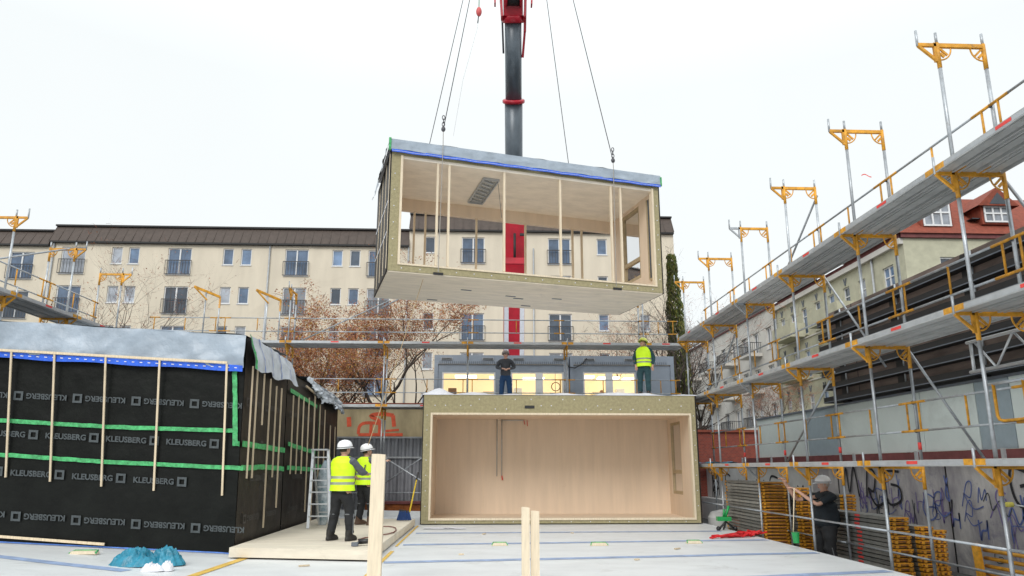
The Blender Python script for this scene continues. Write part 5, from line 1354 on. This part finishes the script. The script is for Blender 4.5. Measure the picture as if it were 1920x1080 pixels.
# power drill / tool
c = at(680, 1022, z=wz); dr = thing('power_drill', 'black power drill lying on the timber panel at the nearer worker', 'drill', c)
q = MB(); q.tube([(c.x - .08, c.y, wz + .06), (c.x + .22, c.y + .05, wz + .07)], [.05, .04], blackp, 10); q.tube([(c.x - .05, c.y, wz + .05), (c.x - .10, c.y - .12, wz + .03)], .03, blackp, 8); q.build('body', dr)
q = MB(); q.tube([(c.x + .22, c.y + .05, wz + .07), (c.x + .32, c.y + .07, wz + .07)], .018, steel, 8); q.build('chuck', dr)
q = MB(); q.box(c.x - .17, c.x - .06, c.y - .18, c.y - .08, wz, wz + .06, contl); q.build('battery', dr)
# power cable on the panel
pts = [at(u_, v_, z=wz + .01) for u_, v_ in ((672, 1012), (685, 1008), (700, 1007), (715, 1003), (728, 1001), (738, 998), (743, 994), (742, 990), (736, 988), (728, 987), (718, 987), (700, 989))]
q = MB(); q.tube(pts, .012, mat('red_brown_cable', (.18, .05, .04), .6), 6); q.build('cable', origin=pts[0], **T('thin dark red cable curling on the timber panel', 'cable'))
# tag rope from worker up to module
pts = [at(692, 832, y=17.2), at(760, 720, y=17.6), at(822, 600, y=18.0), at(828, 520, y=16.9)]
a_ = at(690, 835, y=17.0); b_ = loc2w((1.0, .5, -.03)); q = MB(); q.tube([a_, a_.lerp(b_, .5) + Vector((0, 0, -.08)), b_], .009, mat('tan_rope', (.5, .36, .2), .8), 5); q.build('guide_rope', origin=a_, **T('thin tan guide rope from the farther worker up to the hanging module', 'rope'))
# teal bags
def blob(name, c, r, m, lab, cat, seed, flat=.55, grp=None):
    q = MB(); q.ball((c[0], c[1], c[2] + r[2] * .35), r, m, 30, 20, lambda p: Vector((p.x, p.y, max(p.z, -.35))) * (1 + .30 * noise.noise(p * 2.2 + Vector((seed, 0, 0))) + .10 * noise.noise(p * 7)))
    return q.build(name, origin=c, **T(lab, cat, grp))
def heap(name, c, rx, ry, h, m, lab, cat, seed, grp=None, sharp=3.4):
    q = MB()
    def fn(a, b):
        u_ = a * 2 * pi; r = b
        edge = 1 + .22 * noise.noise(Vector((cos(u_) * 1.5, sin(u_) * 1.5, seed))) + .08 * noise.noise(Vector((cos(u_) * 5, sin(u_) * 5, seed)))
        x = rx * r * edge * cos(u_); y = ry * r * edge * sin(u_)
        rid = 1 - abs(noise.noise(Vector((x * sharp * 2, y * sharp * 2, seed + 3)))) * 2.2
        rid2 = 1 - abs(noise.noise(Vector((x * sharp * 6, y * sharp * 6, seed)))) * 2
        z = h * (1 - r ** 2.4) * (.55 + .36 * rid + .16 * rid2)
        return (c[0] + x, c[1] + y, c[2] + max(.004, z))
    q.grid(fn, 80, 30, m)
    return q.build(name, origin=c, **T(lab, cat, grp))
c = at(252, 1060, z=.06); heap('plastic_bag', (c.x, c.y + .05, camber(c.x)), .40, .26, .27, tealb, 'crumpled teal plastic bag, left of two on the deck', 'bag', 1, 'teal bags on the deck')
c = at(303, 1058, z=.06); heap('plastic_bag', (c.x, c.y + .12, camber(c.x)), .31, .24, .29, tealb, 'crumpled teal plastic bag, right of two with white film spilling out', 'bag', 5, 'teal bags on the deck')
c = at(283, 1071, z=.03); heap('white_film', (c.x, c.y, camber(c.x)), .17, .10, .13, whitep, 'crumpled white film between the two teal bags', 'film', 9, sharp=6)
c = at(313, 1069, z=.03); heap('white_film', (c.x, c.y, camber(c.x)), .11, .09, .15, whitep, 'small ball of white film in front of the right teal bag', 'film', 13, sharp=6)
# white sheet near the open module
c = at(830, 991, z=.01); q = MB(); q.grid(lambda a, b: (c.x - .5 + 1.1 * a, c.y - .15 + .45 * b * (1 - .4 * a), .012 + .03 * abs(fbm((a * 5, b * 3, 2), 1))), 24, 8, whitep); q.build('paper_sheet', origin=c, **T('white paper sheet lying before the open module', 'paper'))
# red straps
random.seed(2); q = MB(); c0 = at(1330, 1010, z=.01); c1 = at(1430, 1004, z=.01)
for k in range(9):
    pts = []
    for i in range(9):
        t = i / 8; p = c0.lerp(c1, t * (1 - .07 * (k % 3)) + .03 * k * (1 - t)); spd = .04 + .18 * t
        pts.append((p.x + random.uniform(-.03, .03), p.y + random.uniform(-spd, spd), .02 + random.uniform(0, .05 + .07 * t)))
    q.tube(pts, .020, redstrap, 5)
q.build('lifting_straps', origin=c0, **T('heap of red lifting straps on the right edge of the deck', 'straps'))
# green tool with tripod at the deck edge
c = at(1362, 995, z=0); tl = thing('laser_tripod', 'small green tool on a black stand beside the open module', 'tool', (c.x, c.y, 0))
q = MB(); q.tube([(c.x - .2, c.y, .02), (c.x, c.y, .22), (c.x + .25, c.y + .05, .02)], .03, blackp, 6); q.tube([(c.x, c.y + .2, .02), (c.x, c.y, .22)], .025, blackp, 6); q.ball((c.x - .2, c.y, .05), .06, blackp, 8, 6); q.ball((c.x + .25, c.y + .05, .05), .06, blackp, 8, 6); q.build('stand', tl)
q = MB(); q.box(c.x - .22, c.x + .12, c.y - .08, c.y + .08, .24, .34, greenp); q.tube([(c.x, c.y, .34), (c.x + .1, c.y, .6)], .035, greenp, 6); q.tube([(c.x - .05, c.y, .34), (c.x - .02, c.y, .52)], .03, greenp, 6); q.build('housing', tl)
# green bucket with stick at the worker
c = at(1493, 1018, y=13.6); bk = thing('bucket', 'green bucket with a thin stick hanging at the scaffold edge', 'bucket', (c.x, 13.6, c.z))
q = MB(); q.loft([(c.x, 13.6, c.z, .055, .055), (c.x, 13.6, c.z + .19, .072, .072), (c.x, 13.6, c.z + .2, .076, .076)], greenp, 16); q.build('pail', bk)
q = MB(); a = at(1489, 915, y=13.6); q.tube([(c.x - .04, 13.6, c.z + .2), (a.x, 13.6, a.z)], .011, lumber, 6); q.build('stick', bk)
# grey hood shaped container + orange box far right under scaffold
c = at(1378, 955, y=19.5); q = MB(); q.loft([(c.x, 20.2, -.5, .52, .4), (c.x, 20.2, .15, .55, .42), (c.x, 20.2, .3, .45, .35), (c.x, 20.2, .36, .2, .15)], concretew, 18); q.build('grit_bin', origin=(c.x, 20.2, -.5), **T('pale rounded grit bin behind the right scaffold', 'bin'))
c = at(1400, 1000, y=18.2); q = MB(); q.box(c.x - .22, c.x + .22, 18.1, 18.5, -.5, .25, orange); q.box(c.x - .25, c.x + .25, 18.07, 18.53, .25, .29, blackp); q.build('orange_box', origin=(c.x, 18.3, -.5), **T('orange red box standing under the right scaffold', 'box'))

random.seed(31)
spots_ = [(860, 1040, 'behind the foreground post'), (905, 1002, 'near the open module'), (1190, 1050, 'right of the paired posts'), (1265, 1030, 'near the right wedge plates'), (560, 1062, 'in front of the timber panel'), (1075, 1000, 'under the open module edge')]
for u, v, where in spots_:
    c = at(u, v, z=.01); a = random.uniform(0, 3); q = MB(); L_ = random.uniform(.08, .2)
    q.bar((c.x, c.y, .018), (c.x + L_ * cos(a), c.y + L_ * sin(a), .018), .04, .022, lumber); q.build('wood_offcut', origin=c, **T('small wood offcut lying on the deck ' + where, 'offcut'))
# ---------------------------------------------------------- stacks of scaffold planks
plk = mat('weathered_plank_steel', (.25, .245, .225), .6, .15, amt=.25, scale=3)
def make_plank(L, Wp, label, group):
    o = thing('scaffold_plank', label, 'scaffold plank', (0, 0, 0), group=group, local=True)
    q = MB(); q.box(0, Wp, .10, L - .1, .0, .010, plk); q.box(0, Wp, .10, L - .1, .050, .060, plk)
    q.box(0.006, .016, .10, L - .1, .010, .050, plk); q.box(Wp - .016, Wp - .006, .1, L - .1, .010, .050, plk); q.build('board', o)
    if L > 2.45 and Wp > .33: q = MB(); q.box(-.003, .0, 1.0, 1.18, .012, .05, redst); q.build('red_mark', o)
    for (a, b) in ((.0, .10), (L - .1, L)):
        q = MB(); q.box(.005, Wp - .005, a, b, .004, .058, yell)
        ya_ = a - .03 if a < .01 else b
        for hx in (.05, Wp - .10): q.box(hx, hx + .05, ya_, ya_ + .03, -.004, .050, yell)
        q.box(.02, Wp - .02, ya_ + .012, ya_ + .018, .02, .034, rustb); q.build('end_hook', o)
    return o
def stack(x, y, n, L, Wp, label, group, z0=-.42, dz_=.078, rz=0):
    global _st
    o = make_plank(L, Wp, label, group)
    for i in range(n):
        c = o if i == 0 else dup_tree(o)
        c.location = (x + random.uniform(-.015, .015), y + random.uniform(-.03, .03), z0 + i * dz_); c.rotation_euler = (0, 0, rz + random.uniform(-.01, .01))
pB = at(1655, 1030, z=-.3)
xs0 = at(1660, 960, y=12.6).x
stack(xs0, 12.5, 15, 2.5, .36, 'grey plank with yellow end in the widest low stack beside the graffiti wall', 'planks in the widest low stack', z0=-.48)
stack(xs0 + .44, 12.4, 13, 2.5, .30, 'grey plank with yellow end in the middle low stack beside the graffiti wall', 'planks in the middle low stack', z0=-.48)
stack(xs0 + .84, 12.6, 12, 2.5, .26, 'grey plank with yellow end in the stack touching the graffiti wall', 'planks in the stack at the wall', z0=-.48)
xa0 = at(1482, 950, y=16.6).x
stack(xa0 - .75, 16.5, 22, 2.4, .66, 'grey plank in the tall stack beneath the deck, left of the stout worker', 'planks in the tall left stack', z0=-.48)
stack(xa0 + .0, 16.2, 20, 2.4, .34, 'yellow ended plank in the slim stack directly left of the stout worker', 'planks in the slim stack', z0=-.45)
stack(xa0 + .95, 16.0, 18, 2.4, .34, 'yellow ended plank in the stack behind the stout worker', 'planks in the stack behind the worker', z0=-.45)
# red paint marks on stack
# lower right clutter: bundle of tubes, tarpaulin film, yellow guardrail bundle
tubes = []
for i in range(6):
    y_ = 9.6
    q = MB(); x = 8.0 + (i % 3) * .12; z = -.45 + (i // 3) * .11
    q.tube([(x, 8.2, z), (x, 12.2, z)], .05, galv if i % 2 else mat('green_pipe', (.05, .13, .10), .6), 8)
    q.build('scaffold_tube', origin=(x, 10, z), **T('long tube lying in the bundle at the foot of the graffiti wall', 'tube', 'tubes at the foot of the graffiti wall'))
q = MB()
q.grid(lambda a, b: (8.6 + .7 * b, 8.2 + 3.6 * a, -.44 + .22 * sin(pi * b) * (1 + .5 * fbm((a * 5, b * 2, 6), 1.3))), 40, 10, tarpb); q.build('film_bundle', origin=(8.9, 10, -.5), **T('pale crumpled plastic film lying against the graffiti wall', 'film'))
yx = at(1835, 1020, y=10.6).x
q = MB(); q.bar((yx, 10.6, -.5), (yx - .05, 10.6, .42), .14, .05, yell); q.build('yellow_board', origin=(yx, 10.6, -.5), **T('upright yellow board leaning by the tube bundle', 'board'))
# yellow frame pile at right edge
for i in range(8):
    q = MB(); x0_ = at(1905, 1000, y=9.9).x; z = -.48 + i * .115
    q.tube([(x0_, 9.6, z), (x0_ + .7, 9.6, z)], .03, yell, 6); q.tube([(x0_, 9.6, z), (x0_, 10.6, z)], .03, yell, 6); q.tube([(x0_ + .7, 9.6, z), (x0_ + .7, 10.6, z)], .03, yell, 6)
    q.build('guardrail_frame', origin=(x0_, 9.6, z), **T('yellow guardrail frame in the pile at the lower right corner', 'guardrail frame', 'yellow frames piled at the lower right'))
# paint roller on the wall at the right
c = at(1893, 946, y=9.4); q = MB(); q.tube([(c.x - .09, 9.4, c.z), (c.x + .04, 9.4, c.z)], .035, mat('pale_yellow_roller', (.7, .62, .12), .7), 10)
rr = thing('paint_roller', 'yellow paint roller on a thin pole at the right edge', 'roller', c); q.build('roller', rr)
q = MB(); q.tube([(c.x + .04, 9.4, c.z), (c.x + .5, 9.3, c.z - .08)], .012, lgrey, 6); q.build('pole', rr)
# ropes/orange flags, street lamp on container side
q = MB(); a = at(1610, 330, y=yR[2]); q.grid(lambda s, t: (a.x + .04 + .14 * s, a.y, a.z + .02 * sin(s * 5) + .015 * t), 6, 1, redst); q.build('ribbon', origin=a, **T('red ribbon tied to an upper scaffold post', 'ribbon'))
# orange machine behind the back scaffold
c = at(745, 945, y=24.0); o = thing('orange_skip', 'rusty orange skip standing behind the farther worker', 'skip', (c.x, 24, -.5))
q = MB(); q.prism([(c.x - .9, 23.9, -.5), (c.x + .8, 23.9, -.5), (c.x + 1.0, 23.9, .35), (c.x - 1.1, 23.9, .35)], (0, .7, 0), mat('rusty_orange', (.30, .09, .02), .8, amt=.4)); q.box(c.x - 1.12, c.x + 1.02, 23.85, 24.65, .35, .42, rustb); q.build('body', o)
